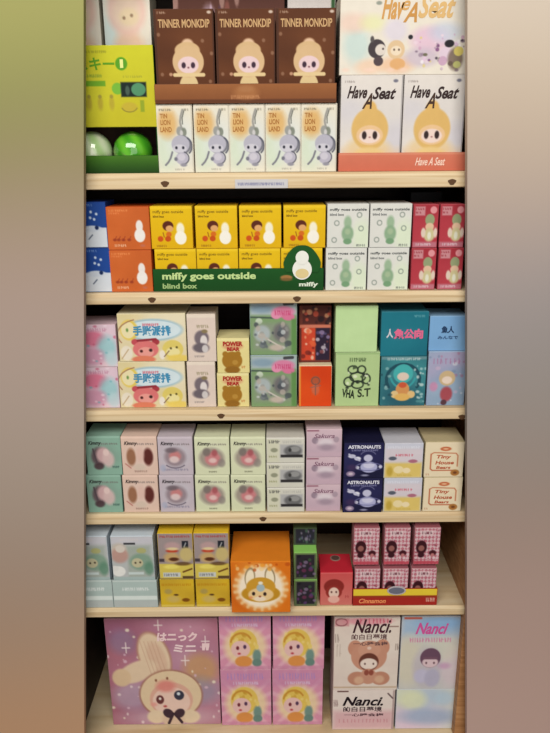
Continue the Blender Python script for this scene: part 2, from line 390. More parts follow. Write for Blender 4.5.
# five white boxes on the shelf
def bunny_art():
    a = Art(157, 104, 193.5, 171.5, (232,226,208)); a.ell(166, 150, 12, 20, (208,226,204), .7, 12); a.ell(182, 140, 14, 22, (220,226,226), .7, 12)
    a.rect(157, 104, 193.5, 107, (240,232,214)).ell(168, 123, 10.5, 14, (222,178,112), .85, 7); a.rect(160, 112, 174, 132, (222,176,106), .5, 5)
    a.marks(160, 172, 109, 1.4, (120,112,96)).marks(186, 191, 109, 1.6, (130,124,110))
    a.line([(184, 109), (182, 115), (181, 121), (182, 126), (184, 129)], 2.2, (160,158,152)).line([(185.5, 110), (183.4, 117), (183.6, 123)], .9, (80,84,80))
    a.ell(180, 130, 3.2, 4.6, (150,152,150), .9).ell(184.6, 131, 2.8, 4.4, (126,132,120), .9).ell(182, 132, 1.6, 3, (206,204,204))
    a.ell(182, 143.5, 10.3, 9.4, (124,124,134)).ell(180.5, 143, 9.4, 8.8, (184,182,196)).ell(179.5, 147.5, 7.4, 4.2, (208,206,216))
    a.ell(176, 146.6, 1.3, 1.5, (40,42,56)).ell(183.2, 146.6, 1.3, 1.5, (40,42,56)); a.arc(184, 145, 8.5, 9, -60, 50, 1.6, (92,94,108))
    a.ell(181.5, 157.5, 6.6, 6.2, (186,182,198)).ell(181, 156, 4, 3.6, (206,202,214)); a.arc(182, 157, 6.8, 6.4, -70, 80, 1.3, (98,98,112)); a.ell(175, 158, 1.8, 2, (120,120,134)); a.ell(183, 164, 3.5, 1.8, (150,148,160))
    a.line([(171.5, 151), (169.5, 157), (167, 161), (164, 164)], 2, (128,128,138)); a.marks(174, 184, 168.6, 1.2, (170,166,154), .7); a.rect(192.6, 104, 193.5, 171.5, (190,182,166), .7)
    return a
bt = [('TIN', 160.5, 113, 168, 117.5, (176,116,58), 0, .02), ('LION', 161, 119, 171, 124, (176,116,58), 0, .02), ('LAND', 160.5, 126, 172, 131, (176,116,58), 0, .02)]
b1 = carton('toy_box', 'white box with grey long-tailed figure, beside the green capsule display', (157, 104, 193.5, 171.5), Y, Z, bunny_art(), bt, .06, (222,214,196), (236,228,210), 'white boxes with grey long-tailed figures')
ords = ['', 'second white long-tailed figure box from the green capsule display', 'middle one of the five white long-tailed figure boxes', 'fourth white long-tailed figure box, next to the last one', 'white long-tailed figure box beside the coral tray']
for i, cx in ((1, 212), (2, 247.5), (3, 283.3), (4, 319)): dup(b1, ords[i], cx, 138)
# brown tray with three brown boxes on top of the white ones
zt1 = top_of(b1)+.0002; Yt = 0.008
a = Art(154, 83, 337, 99.5, (156,98,56), .7); a.vgrad(83, 99, (132,78,44)); a.rect(154, 96.5, 337, 99.5, (84,46,30), .7); a.ell(246, 91, 12, 6, (190,130,80), .5, 4); a.marks(231, 260, 94.6, 2.8, (206,146,100), .7, 1.8); a.ell(246, 87, 8, 3, (176,122,80), .6, 2)
tb = tray('display_tray', 'brown card display tray holding the three brown boxes', 154.5, 336.5, 83.5, 99, Yt, zt1, a, None, .068, (120,74,50))
def brown_art():
    a = Art(154, 8.5, 214.5, 97, (96,52,26)); a.clouds([(110,62,32), (80,42,22)], 8, .5); a.rect(154, 8.5, 156, 97, (70,42,30), .8); a.rect(213.6, 8.5, 214.5, 97, (66,38,28))
    a.marks(158, 166, 11.5, 1.6, (190,160,140)); a.ell(210.5, 11.3, 2.2, 1.4, (206,186,170))
    for q, w in ((158, 32), (203, 38), (210, 77), (160, 70), (212, 50)): a.ell(q, w, 1.7, 1.8, (150,110,86), .8)
    a.ell(187.5, 41, 6, 5, (226,190,156), 1, 2).ell(187, 47, 13, 8, (214,180,134))
    a.doll(187.5, 58, 16.2, (216,182,138), (232,204,206), (222,196,146), (64,44,60), .6); a.line([(173, 70.5), (203, 70.5)], 3.6, (226,200,150))
    a.ell(187.5, 63.5, 1, .8, (120,70,80)); a.ell(169, 70, 1.8, 1.6, (196,150,120)); return a
tx = [('TINNER MONKDIP', 158.5, 18, 210.5, 26, (206,166,118), 0, .025)]
zb0 = zt1+.0014
w1 = carton('toy_box', 'brown box with cream hooded doll, beside the pale cream box', (154.6, 8.5, 214.8, 97), Yt+.002, zb0, brown_art(), tx, .06, (80,48,34), (90,56,40), 'brown boxes in the brown tray')
w1r = 30.1
c0 = at(184.7, 52, Yt+.002)
dup(w1, 'middle brown box with cream hooded doll, between two twins', 245.6, 52); dup(w1, 'brown box with cream hooded doll, beside the large pastel box', 306, 52)

# coral tray: two front boxes and the big pastel box behind / above
a = Art(338, 152.5, 472, 169.5, (214,122,96), .7); a.vgrad(152.5, 169.5, (208,110,86)); a.rect(338, 152.5, 472, 154, (226,150,120), .8)
tc_ = tray('display_tray', 'coral orange card display tray under two cream doll boxes', 338.5, 474, 152.5, 171, Y-.002, Z, a, [('Have A Seat', 415, 157.5, 445, 165.5, (250,214,196), .4, .02)], .125, (206,116,92))
def seat_art():
    a = Art(340, 75, 401, 168, (222,216,212)); a.clouds([(210,206,214), (232,224,216)], 6, .6); a.ell(368, 148, 23, 14, (232,206,160), .9, 6); a.rect(340, 146, 401, 168, (234,200,160), .5, 8)
    a.marks(344, 353, 80.6, 1.4, (150,140,136)).ell(394, 80, 2.4, 1.6, (120,120,136)); a.ell(369, 108, 7, 9, (226,182,106), 1, 2)
    a.ell(369.5, 127, 18.6, 21, (222,182,110), 1, 2).ell(369.5, 133, 13.5, 10, (234,196,150)).ell(369.5, 134, 10.5, 7, (240,216,206)); a.ell(364, 133, 2.4, 4, (54,40,40)).ell(374.8, 133, 2.4, 4, (54,40,40)).ell(369.6, 135, 1, .8, (170,120,120))
    a.ell(369, 151, 14, 6, (236,204,140), 1, 3); a.rect(400.2, 75, 401, 168, (120,116,120), .8); return a
st = [('Have', 346, 85, 366, 97, (58,44,44), .45, .03), ('A', 361, 92, 371, 107, (74,54,44), .5, .02), ('Seat', 371, 86, 394.5, 98, (58,44,44), .45, .03)]
s1 = carton('toy_box', 'cream box with yellow hooded doll in the coral tray, beside the white boxes', (340, 75, 402, 169), Y, Z+.0014, seat_art(), st, .06, (208,200,196), (224,218,214), 'cream doll boxes in the coral tray')
s2 = dup(s1, 'cream box with yellow hooded doll in the coral tray, beside the pinkish panel', 433, 122)
k1 = at(402.9, 122, Y).x - s1.location.x - s1['w_']/2
s2.location.x = s1.location.x+s1['w_']+.0016
Ybk = Y+.0625
bs = carton('storage_carton', 'plain cream carton standing behind the two yellow doll boxes', (346, 90, 461, 169), Ybk, Z+.0014, None, None, .052, (210,200,190), ztop=zat(72, Ybk, 400))
a = Art(339, -8, 482, 76, (234,226,212), .65); a.ell(356, 45, 14, 18, (198,220,216), .8, 10); a.ell(352, 22, 16, 10, (236,206,190), .8, 8); a.ell(372, 22, 12, 8, (232,232,180), .8, 8); a.ell(396, 30, 12, 12, (222,214,228), .8, 8)
a.ell(370, 68, 14, 8, (240,206,178), .8, 6); a.ell(398, 66, 18, 9, (240,196,160), .8, 6); a.ell(432, 40, 20, 14, (226,190,214), .8, 8); a.ell(448, 32, 16, 10, (196,206,226), .7, 8); a.ell(424, 58, 18, 10, (206,190,206), .8, 6)
a.ell(377, 49, 9, 10, (70,62,66)).ell(381, 50, 5.6, 6, (226,216,206)).ell(379, 62, 5, 5, (84,70,74)).ell(372, 39, 2, 3.4, (90,84,84))
a.ell(397, 50, 9, 10, (226,196,156)).ell(397, 51, 5.6, 5, (240,222,196)).ell(399, 65, 8, 6, (228,176,120)).ell(395, 50, .9, 1.1, (80,60,50)).ell(400, 50, .9, 1.1, (80,60,50)).ell(383.5, 49, .9, 1.1, (60,50,50))
a.ell(411.5, 37, 2.4, 2.4, (40,40,46)); a.specks(40, [(206,160,190), (150,130,150), (236,214,226), (120,100,120), (226,206,120)], .8, 2.4, (412, 34, 482, 72), .7).specks(26, [(60,50,64), (120,70,120), (230,200,226), (90,90,60), (246,240,246)], 1, 2.6, (424, 36, 482, 72), .8)
a.ell(449, 55, 7, 8, (226,206,222)).ell(446, 62, 4.6, 5, (206,170,196)); a.ell(459, 60, 8, 12, (110,92,76), .8, 3).ell(462, 52, 5, 5, (216,200,110)).ell(461, 66, 4, 3.6, (190,190,120)).ell(452, 44, 5, 4, (40,38,44)); a.ell(378, 2, 3, 2, (120,130,120), .7)
for q in (345, 368, 372, 392, 405): a.ell(q, 71, 4, 2, (246,214,196), .7, 2)
big = carton('toy_box', 'large pastel toy box with orange title, topmost above the coral tray', (339.5, -8, 480, 76), Y+.002, top_of(s1), a, [('Hav', 381, -6, 404, 19, (214,160,92), .4, .03), ('e', 401, 0, 410, 10, (220,170,104), .4, .02), ('A', 403, 2, 417, 22, (206,150,80), .45, .02), ('Seat', 418, -6, 456, 18, (226,186,124), .4, .03)], .11, (226,214,196))

# small price strip on the first board
p0, p1_ = at(235, 183.5, 0), at(288, 183.5, 0); pz0, pz1 = zat(188.3, 0, 262), zat(179.3, 0, 262)
pw = p1_.x-p0.x; ps = thing('price_strip', 'narrow white price strip stuck on the edge of the topmost shelf board', 'price label', ((p0.x+p1_.x)/2, -.0008, pz0))
link('strip_card', box_mesh('strip_card', -pw/2, pw/2, 0, .0008, 0, pz1-pz0, .0002, (206,204,208)), ps, M_CARD)
a = Art(0, 0, 53, 9, (208,206,208), .5).marks(3, 50, 4.6, 2.4, (120,122,160), .8, 1.8); link('strip_print', a.mesh('strip_print', pw, pz1-pz0, m=.0003), ps, M_CARD)

# ==================================================================== ROW 2
Z = S[1]; Y = 0.012
def blue_art():
    a = Art(78, 205, 107, 248, (32,72,150)); a.rect(78, 229, 107, 248, (214,220,228)); a.ell(92, 230, 10, 3, (206,214,226)); a.marks(82, 96, 207.5, 1.4, (120,150,206))
    for q in ((92, 214), (97.5, 216), (91, 219.5), (95, 221)): a.ell(*q, 1.3, 1.3, (206,220,240))
    a.ell(97, 229, 2, 2, (24,44,90)); a.line([(88, 240), (92, 236)], 1.2, (90,100,120)); return a
bl = carton('toy_box', 'blue and white night-sky box, lower of two, beside the lower orange box', (82, 247.8, 111.5, 291), Y, Z, blue_art(), [('miffy', 96, 286-44.5, 108, 245, (60,66,84), 0, .03)] and None, .06, (26,58,130), group='blue night-sky boxes')
bl2 = dup(bl, 'blue and white night-sky box, upper of two, beside the upper orange box', 92.3, 226, top_of(bl))
def orange_art():
    a = Art(108, 249, 152, 292, (206,102,46)); a.clouds([(216,112,54), (196,96,42)], 4, .5)
    a.marks(111, 130, 252.3, 1.4, (240,150,90)).marks(111, 121, 255, 1, (236,140,84))
    a.ell(141.5, 268, 3.6, 6, (236,230,226)); a.ell(141.5, 277.5, 5.6, 7, (240,236,232)); a.ell(144, 288, 2.6, 1.4, (196,110,80)); 
    for q in (115, 119, 124, 130): a.ell(q, 282, 2, 1.4, (150,58,34), .85); a.line([(q, 282), (q+2, 278.5)], .8, (150,58,34), .8)
    a.marks(115, 126, 287.8, 2, (246,206,176)); return a
og = carton('toy_box', 'orange box with plain white shape, lower of two, beside the green tray', (109.5, 250, 152.5, 291), Y, Z, orange_art(), None, .06, (206,92,36), group='orange boxes')
og2 = dup(og, 'orange box with plain white shape, upper of two, beside the yellow boxes', 128.3, 226, top_of(og))
def yellow_art():
    a = Art(149.5, 202, 193, 249, (232,192,22)); a.rect(149.5, 202, 193, 204.5, (242,204,40)); a.vgrad(202, 249, (226,178,14))
    a.ell(167.5, 223.5, 5.8, 5.6, (92,40,24)).ell(169, 226.5, 4, 3.6, (226,170,110)); a.ell(168, 233, 3, 3, (216,110,30))
    a.ell(159, 238, 3, 3.2, (206,84,24)).ell(167, 238, 3.2, 3.2, (198,80,22)); a.line([(162, 231), (163, 236)], .9, (150,80,20))
    a.ell(180.5, 227, 4.2, 7.2, (246,240,216), 1, 1.6).ell(180.5, 237, 6.2, 7.6, (248,244,232)); a.marks(155, 166, 246.2, 1.8, (150,100,20)); return a
yt = [('miffy goes outside', 152.5, 206.3, 184, 210.4, (120,90,24), 0, .005), ('blind box', 152.5, 211.8, 164, 214.2, (110,80,20), 0, .02)]
ymy = [(155, 195), (194, 237.5), (238.5, 281.3), (282, 324)]
yY = Y+.003
zy = zat(248.4, yY, 240)
ys = []
ly = carton('toy_box', 'yellow box behind the green tray lip, lower row, beside the orange box', (155, 249, 197, 292), yY, Z+.0014, yellow_art(), yt, .06, (220,160,20), (236,196,40), 'yellow boxes in the green tray', ztop=zy)
ly.children  # keeps order
lbls = ['', 'second yellow box from the orange boxes, lower row behind the tray lip', 'third yellow box from the orange boxes, lower row behind the tray lip', 'lower yellow box behind the raised white cutout, beside the white boxes']
for i, cx in ((1, 217.8), (2, 259.8), (3, 301.6)): dup(ly, lbls[i], cx, 270)
lbu = ['upper yellow box beside the upper orange box', 'second upper yellow box from the orange boxes', 'third upper yellow box from the orange boxes', 'upper yellow box beside the upper white boxes']
for i, cx in enumerate((171.5, 216.3, 260.3, 304.5)): dup(ly, lbu[i], cx, 226, top_of(ly))
a = Art(152.5, 268, 323, 295, (26,84,32), .65); a.vgrad(268, 295, (20,70,26)); a.ell(286, 279, 6, 3, (176,120,70), .9); a.ell(286, 281.5, 6, 2, (120,92,50), .9)
tg = tray('display_tray', 'dark green display tray with cream writing in front of the yellow boxes', 153.5, 323.5, 268.5, 294.5, Y, Z, a,
     [('miffy goes outside', 162.5, 272.5, 256, 283, (196,222,150), 0, .035), ('blind box', 162.5, 285.2, 197, 291.2, (166,196,130), 0, .03), ('miffy', 299, 284.5, 318, 291, (226,236,216), 0, .04)], .068, (24,76,30))
# raised cutout on the lip: green rounded board with a plain white shape
wtg = tg['w_']; htg = tg['h_']
def tl(px, py): return ((px-153.5)/170*wtg-wtg/2, (294.5-py)/26*htg)
bm = bmesh.new(); cxp, czp = tl(302, 262); rx = 18.5/170*wtg; rz = 19.5/26*htg
pts = [(cxp+rx*math.copysign(abs(math.cos(t))**.75, math.cos(t))*(1.0 if math.sin(t) < 0 else .72+.28*(1-math.sin(t))), czp+rz*math.sin(t)) for t in np.linspace(0, 2*math.pi, 41)[:-1]]
pts = [(x, max(z, htg-.006)) for x, z in pts]
prism(bm, pts, -.0016, -.0006)
me = bpy.data.meshes.new('raised_cutout'); bm.to_mesh(me); bm.free(); set_col(me, np.tile(alb((28,84,34)), (len(me.vertices), 1))); co = link('raised_cutout', me, tg, M_CARD)
bm = bmesh.new()
for (px, py, ax, az, dy) in ((302, 256.5, 6.5, 8.5, 2), (302, 270, 9.6, 12.5, 0), (302, 274.5, 6.6, 6, 1)):
    c = tl(px, py); vs = [bm.verts.new((c[0]+ax/170*wtg*math.cos(t), -.0019-dy*.0002, c[1]+az/26*htg*.93*math.sin(t))) for t in np.linspace(0, 2*math.pi, 29)[:-1]]; bm.faces.new(vs)
me = bpy.data.meshes.new('white_shape'); bm.to_mesh(me); bm.free(); n = len(me.vertices); cs = np.tile(alb((240,240,232)), (n, 1)); cs[56:] = alb((226,206,150)); set_col(me, cs); link('white_shape', me, co, M_INK)

def white_art():
    a = Art(326, 204, 368.5, 247, (222,222,216)); a.ell(362, 236, 10, 16, (222,236,206), .8, 8)
    for q in ((335.5, 222.5), (359, 214.5), (361, 228), (333, 239.5)): a.ring(*q, 2.4, 2.4, 1, (128,140,132), .85)
    a.ell(347, 222, 4, 6.5, (150,180,146), .9, 2).ell(347, 233, 6.2, 8, (140,172,138), .95, 2).ell(347, 241, 4.4, 3, (120,160,122)); a.ell(347, 231, 3, 3, (176,196,160), .7, 2); a.marks(357, 366, 245, 1.6, (96,100,100)); return a
wtx = [('miffy goes outside', 328.5, 208, 366, 211.4, (60,66,70), 0, .02), ('blind box', 328.5, 213, 343, 215.4, (90,94,98), 0, .02)]
wh = carton('toy_box', 'white box with pale green shape, lower row, beside the green tray', (325.3, 247.8, 366.8, 291), Y, Z, white_art(), wtx, .06, (206,206,202), (220,220,216), 'white boxes with pale green shapes')
dup(wh, 'white box with pale green shape, lower row, beside the crimson boxes', 388, 270)
dup(wh, 'white box with pale green shape, upper row, beside the yellow boxes', 348, 225, top_of(wh)); dup(wh, 'white box with pale green shape, upper row, beside the crimson boxes', 390.7, 225, top_of(wh))
def red_art():
    a = Art(412, 204, 438, 247, (176,54,66)); a.clouds([(190,70,82), (160,44,56)], 4, .5); a.rect(413.5, 205.5, 424, 214.5, (206,150,156), .9, 1.5).marks(414.5, 423, 208, 1.4, (150,50,60)).marks(414.5, 421, 211.5, 1.2, (150,50,60)); a.ell(433, 209, 3.6, 3.6, (226,150,156))
    a.ell(429.5, 219, 5, 6, (150,160,120)).ell(429.5, 226, 4.6, 4, (226,190,160)).ell(429.5, 234, 6, 7, (206,196,150), 1, 2).ell(423, 232, 2.4, 5, (226,206,190)).ell(436, 232, 2, 5, (226,206,190)).ell(429.5, 235, 2, 4, (226,226,206)); a.rect(412, 241.5, 438, 247, (196,150,166), .6, 2).marks(416, 432, 244, 1.8, (226,206,214)); return a
rd = carton('toy_box', 'crimson box with small doll, lower row, beside the white boxes', (410.6, 247.8, 436, 290), Y, Z, red_art(), None, .05, (150,40,54), (190,80,90), 'crimson boxes with small dolls')
dup(rd, 'crimson box with small doll, lower row, by the panel edge', 450.3, 269); dup(rd, 'crimson box with small doll, upper row, beside the white boxes', 425.5, 225, top_of(rd)); dup(rd, 'crimson box with small doll, upper row, by the panel edge', 452.2, 225, top_of(rd))
a = Art(410, 186, 442, 204, (24,24,28), .8).marks(412, 426, 195, 2, (170,170,176)).marks(412, 422, 199, 1.6, (150,150,156))
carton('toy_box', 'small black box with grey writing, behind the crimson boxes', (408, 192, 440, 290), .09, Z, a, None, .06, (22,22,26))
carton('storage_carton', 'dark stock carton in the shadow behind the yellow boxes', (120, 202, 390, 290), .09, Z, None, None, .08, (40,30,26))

# ==================================================================== ROW 3
Z = S[2]; Y = 0.014
def pink_art():
    a = Art(84, 367, 120, 410, (226,196,206)); a.clouds([(236,206,216), (206,190,214)], 5, .7); a.ell(98, 381, 12, 8, (226,120,150), .9, 4); a.ell(111, 390, 9, 12, (150,206,210), .8, 6); a.ell(96, 399, 12, 9, (214,150,176), .8, 5); a.ell(115, 402, 6, 8, (190,214,220), .8, 4)
    a.marks(88, 112, 372, 3, (196,130,160), .7); a.specks(14, [(240,220,230), (200,100,130), (120,180,190)], .7, 1.8, None, .7); return a
pk = carton('toy_box', 'pink and aqua patterned box, lower of two, beside the cream picture box', (80, 367, 119.3, 409), Y, Z, pink_art(), None, .06, (206,170,184), (226,196,206), 'pink and aqua boxes')
dup(pk, 'pink and aqua patterned box, upper of two, beside the cream picture box', 97, 344, top_of(pk))
def party_art():
    a = Art(117, 308, 184.5, 359, (228,214,174)); a.clouds([(236,226,196), (222,206,150)], 6, .6)
    a.ell(152, 325, 30, 12, (150,190,214), .8, 2).ell(152, 325, 28, 10, (214,230,236)); a.ell(128, 325, 9, 11, (232,200,80), .9, 2).ell(127, 325, 7, 9, (238,226,180)); a.arc(142, 330, 26, 17, 150, 250, 1.2, (166,120,90)); a.ell(126, 325, 1.2, 2, (110,150,80))
    a.marks(142, 158, 319.5, 2.6, (206,90,110), .9)
    a.ell(133, 338, 3.6, 3.4, (196,80,90)).ell(154, 338, 3.8, 3.4, (170,60,70)); a.ell(143.5, 346, 13, 9.5, (222,120,120)).ell(143.5, 349, 8, 5.5, (236,160,150)).ell(139, 348, 1.6, 1.6, (80,40,40)).ell(148.5, 347, 1.8, 1.8, (60,36,36)); a.line([(136, 336.5), (154, 335)], 2.6, (150,50,60)); a.ell(141, 357, 12, 4, (226,130,100))
    a.ell(171, 346, 10.5, 10, (226,206,110)).ell(171, 349, 7, 5, (238,226,160)).ell(169, 345, 1.1, 1.2, (90,80,40)).ell(175, 344, 1.1, 1.2, (90,80,40)); a.ell(160, 352, 3, 5, (240,232,220)).line([(162, 354), (167, 348)], 1, (120,90,80)); a.ell(176, 356, 12, 4, (234,206,100), .9, 2); a.ell(124, 350, 6, 8, (236,226,206)); a.line([(119, 356), (126, 346)], 1, (190,160,120)); return a
py_ = [('手账派排', 132, 320.5, 169.5, 331.5, (72,146,186), 0, .045)]
cr = carton('picture_box', 'cream picture box with pink and yellow animals, lower of two', (118.8, 361.5, 186, 409), Y, Z, party_art(), [(p[0], p[1], p[2], p[3], p[4], *p[5:]) for p in py_], .07, (216,200,150), (236,226,190), 'cream picture boxes with pink and yellow animals')
cr_t = [c for c in cr.children if c.name.startswith('lettering')][0]
bpy.data.objects.remove(cr_t)
link('lettering', letters('lettering', py_, (117, 308, 184.5, 359), cr['w_'], cr['h_']), cr, M_INK)
dup(cr, 'cream picture box with pink and yellow animals, upper of two', 152, 334, top_of(cr))
def grey_fig():
    a = Art(187.5, 361, 214.5, 409, (226,208,196)); a.rect(187.5, 361, 214.5, 364, (236,222,206)); a.marks(197, 209, 373, 2.6, (150,140,110), .8); a.ell(201, 385, 7, 8, (120,108,116), 1, 2).ell(203, 388, 3.4, 6, (226,218,216)); a.ell(200, 395, 8, 5, (110,100,108), 1, 2).ell(204, 396, 3, 4, (210,204,204)); a.marks(194, 203, 404, 1.4, (140,130,130)); a.ell(204, 378, 3, 2, (140,124,90)); return a
gf = carton('toy_box', 'narrow cream box with grey figure, lower of two', (187.2, 361.5, 216, 409), Y+.001, Z, grey_fig(), None, .055, (214,196,184), (236,222,206), 'narrow cream boxes with grey figures')
dup(gf, 'narrow cream box with grey figure, upper of two', 201.5, 335, top_of(gf))
def tan_bear():
    a = Art(217, 372, 249.5, 408, (232,218,150)); a.rect(217, 372, 249.5, 374, (240,230,170)); a.ell(232, 395, 10.5, 9.5, (166,118,40)).ell(225, 388, 3, 3, (166,118,40)).ell(238, 388, 3, 3, (166,118,40)); a.ell(232, 405, 8, 4, (150,104,36)); a.ell(235, 397, 3, 2.6, (186,140,60)); a.marks(242, 246, 402, 2, (200,120,60))
    a.ell(233, 380, 10, 4, (206,110,90), .5, 2); return a
bx_t = [('POWER', 223, 375, 243, 380, (176,44,40), 0, .05), ('BEAR', 227, 381, 240, 385, (176,44,40), 0, .05)]
tb_ = carton('toy_box', 'pale yellow box with brown bear and red writing, lower of two', (217, 373, 249.5, 408.5), Y+.001, Z, tan_bear(), None, .055, (214,196,130), (238,226,166), 'pale yellow bear boxes')
link('lettering', letters('lettering', bx_t, (217, 372, 249.5, 408), tb_['w_'], tb_['h_']), tb_, M_INK)
dup(tb_, 'pale yellow box with brown bear and red writing, upper of two', 233.2, 352, top_of(tb_))
def photo_art():
    a = Art(250.5, 355, 296, 407, (128,158,112)); a.rect(250.5, 355, 296, 368, (172,186,190), 1, 3); a.ell(262, 362, 12, 4, (130,156,176), .8, 3); a.line([(250, 370), (276, 371)], 1.6, (76,92,84)); a.ell(259, 374, 3.4, 3, (206,218,200), .9)
    a.rect(254, 376, 290, 402, (146,152,140), .7, 5); a.ell(262, 386, 8, 8, (176,186,190), .9, 3).ell(281, 385, 8, 9, (112,108,112), .9, 4)
    a.specks(30, [(206,212,212), (96,104,110), (150,150,146), (70,76,84), (186,176,166)], 1, 3, (255, 377, 289, 402), .75); a.line([(268, 392), (280, 399)], 1.4, (206,200,190)); a.ell(276, 400, 7, 3, (200,184,172), .9, 2)
    a.ell(283, 365, 11, 5.5, (220,130,166), .95, 2).ell(276, 368, 5, 4, (226,146,178)).ell(288, 370, 6, 3.4, (216,120,156)); a.marks(275, 291, 366, 4, (196,60,110), .8, 2.4); a.rect(291, 372, 296, 407, (92,140,74), .8, 2)
    a.line([(284, 357.5), (292, 357)], 3, (60,60,66), .9); return a
ph = carton('picture_box', 'green and grey photo-print box with pink label, lower of two', (250.6, 355, 297.3, 408), Y, Z, photo_art(), None, .06, (96,120,84), (176,196,206), 'green and grey photo-print boxes')
dup(ph, 'green and grey photo-print box with pink label, upper of two', 273.5, 330, top_of(ph))
a = Art(298.5, 365.5, 331, 408, (222,72,24)); a.clouds([(230,86,30), (206,60,20)], 4, .5); a.ell(315, 381, 5, 5, (176,90,60), .9, 2).ell(315, 390, 4, 6, (206,110,80), .8, 2); a.ring(315, 381, 4, 4, 1, (120,80,70)); a.line([(315, 384), (315, 396)], 1, (130,90,80)); a.line([(310, 388), (320, 386)], .9, (150,100,90)); a.rect(298.5, 365.5, 300, 408, (232,150,60))
orb = carton('toy_box', 'bright orange-red box with faint flower emblem under the dark patterned box', (298.5, 365.5, 332, 408.5), Y, Z, a, None, .07, (206,64,22), (244,224,186))
a = Art(299, 305, 331, 360, (110,54,44)); a.rect(302, 305, 329, 322, (84,40,36)); a.specks(20, [(190,80,60), (60,30,34), (206,150,110), (40,24,30)], 1, 3, (302, 305, 330, 322)); a.rect(301, 326, 315, 358, (206,72,46)).rect(316, 326, 330, 358, (46,34,54)); a.rect(299, 323, 331, 326, (206,120,96))
a.specks(16, [(236,160,120), (120,40,34), (240,206,180), (226,100,60)], 1, 2.6, (302, 328, 314, 356)); a.specks(18, [(150,130,170), (90,80,120), (206,196,206), (120,60,60)], .8, 2.2, (317, 328, 330, 352))
carton('toy_box', 'dark red patterned box standing on the orange-red box', (298.8, 305.5, 331.5, 360), Y+.016, top_of(orb), a, None, .05, (100,50,40))
# light green pair
a = Art(334.5, 352, 379, 409, (180,206,146)); a.rect(334.5, 352, 379, 354, (160,190,130)); a.marks(349, 366, 359.5, 3.4, (60,80,50), .9)
for q in ((352, 370, 5, 4), (361, 370, 4, 4), (357, 378, 8, 5), (348, 383, 5, 5), (366, 380, 4, 5), (357, 386, 6, 4)): a.ring(*q, 1.6, (40,50,40), .9)
a.specks(16, [(40,48,40), (226,236,206), (70,86,60)], .8, 2, (346, 366, 369, 390), .9)
lg = carton('toy_box', 'light green box with black line drawing under the plain green box', (335, 352, 379.5, 409), Y, Z, a, [('VHA', 341, 391, 355, 400, (44,54,40), -.15, .04, .15), ('S.T', 357, 390, 371, 399, (60,70,50), .1, .03, -.1)], .065, (160,190,130), (190,214,160))
a = Art(335, 305.5, 377.5, 350.5, (190,220,160)); a.clouds([(198,226,168)], 3, .5)
carton('toy_box', 'plain light green box standing on the green box with black drawing', (335, 305.5, 378, 350), Y-.001, top_of(lg), a, None, .065, (170,200,140), (190,214,160))
# teal pair
a = Art(379.5, 356, 425, 408, (54,120,130)); a.clouds([(70,150,156), (40,90,106)], 6, .6); a.rect(379.5, 356, 425, 359, (120,150,156), .7); a.marks(386, 420, 358.5, 2, (206,216,216), .8)
a.arc(402, 380, 17, 16, 150, 390, 3.4, (34,78,92)); a.ell(402, 374, 10, 10, (72,176,176)).ell(402, 377, 6, 4.4, (226,206,190)); a.arc(402, 374, 13, 15, 20, 80, 2, (60,160,166)); a.arc(402, 374, 13, 15, 100, 160, 2, (60,160,166)); a.ell(402, 391, 7, 8, (214,150,90)).ell(402, 386, 4, 3, (206,90,60)).ell(394, 396, 4, 4, (226,196,140)).ell(411, 396, 4, 4, (226,190,130)).ell(402, 399, 8, 4, (226,180,100))
a.specks(22, [(190,220,220), (90,150,156), (226,236,230)], .7, 1.8, (412, 364, 425, 405), .7); a.specks(10, [(150,190,190), (30,70,84)], .7, 1.8, (380, 362, 390, 405), .7)
te = carton('toy_box', 'teal box with small orange figure under the plain teal box', (380, 356, 426, 408.5), Y, Z, a, None, .065, (40,100,110), (60,120,130))
a = Art(380.5, 311.5, 428, 355, (30,118,136)); a.clouds([(38,130,146), (22,100,120)], 5, .5); a.marks(414, 424, 315.5, 1.6, (110,170,180)); a.ell(401, 333, 16, 6, (60,120,140), .5, 3)
carton('toy_box', 'teal box with pink and white title standing on the lower teal box', (380.5, 311.5, 428.5, 354.5), Y-.0005, top_of(te), a, [('人', 386, 328, 393, 337, (216,214,222), 0, .04), ('魚公向', 393.5, 328, 423, 338, (232,110,150), 0, .05)], .065, (26,96,112), (60,130,146))
a = Art(427, 351.5, 464, 408, (156,172,200)); a.clouds([(176,166,196), (130,160,190), (190,200,214)], 8, .7); a.specks(26, [(206,180,206), (226,230,236), (120,140,170), (176,120,150)], .7, 2, None, .6); a.ell(446, 379, 8, 8, (206,180,140)).ell(446, 381, 5, 4, (236,216,200)); a.ell(446, 396, 6, 8, (170,80,90), 1, 2).ell(444, 405, 3, 3, (90,60,70)); a.ell(433, 388, 4, 5, (206,140,176), .8, 2).marks(432, 460, 361, 5, (170,110,150), .8, 4)
pb = carton('toy_box', 'pale blue pastel box with red-dressed doll under the light blue box', (427, 351.5, 466, 408), Y, Z, a, None, .06, (140,156,186), (170,190,214))
a = Art(429, 316, 464.5, 350, (128,176,222)); a.clouds([(140,186,228), (118,164,212)], 4, .5)
carton('toy_box', 'light blue box with dark writing standing on the pastel doll box', (428.8, 316, 468, 350), Y+.004, top_of(pb), a, [('魚人', 440, 325.5, 452, 332.5, (36,60,96), 0, .04), ('みんなで', 437, 335, 456, 338.5, (50,80,120), 0, .03)], .055, (110,156,206), (150,190,226))

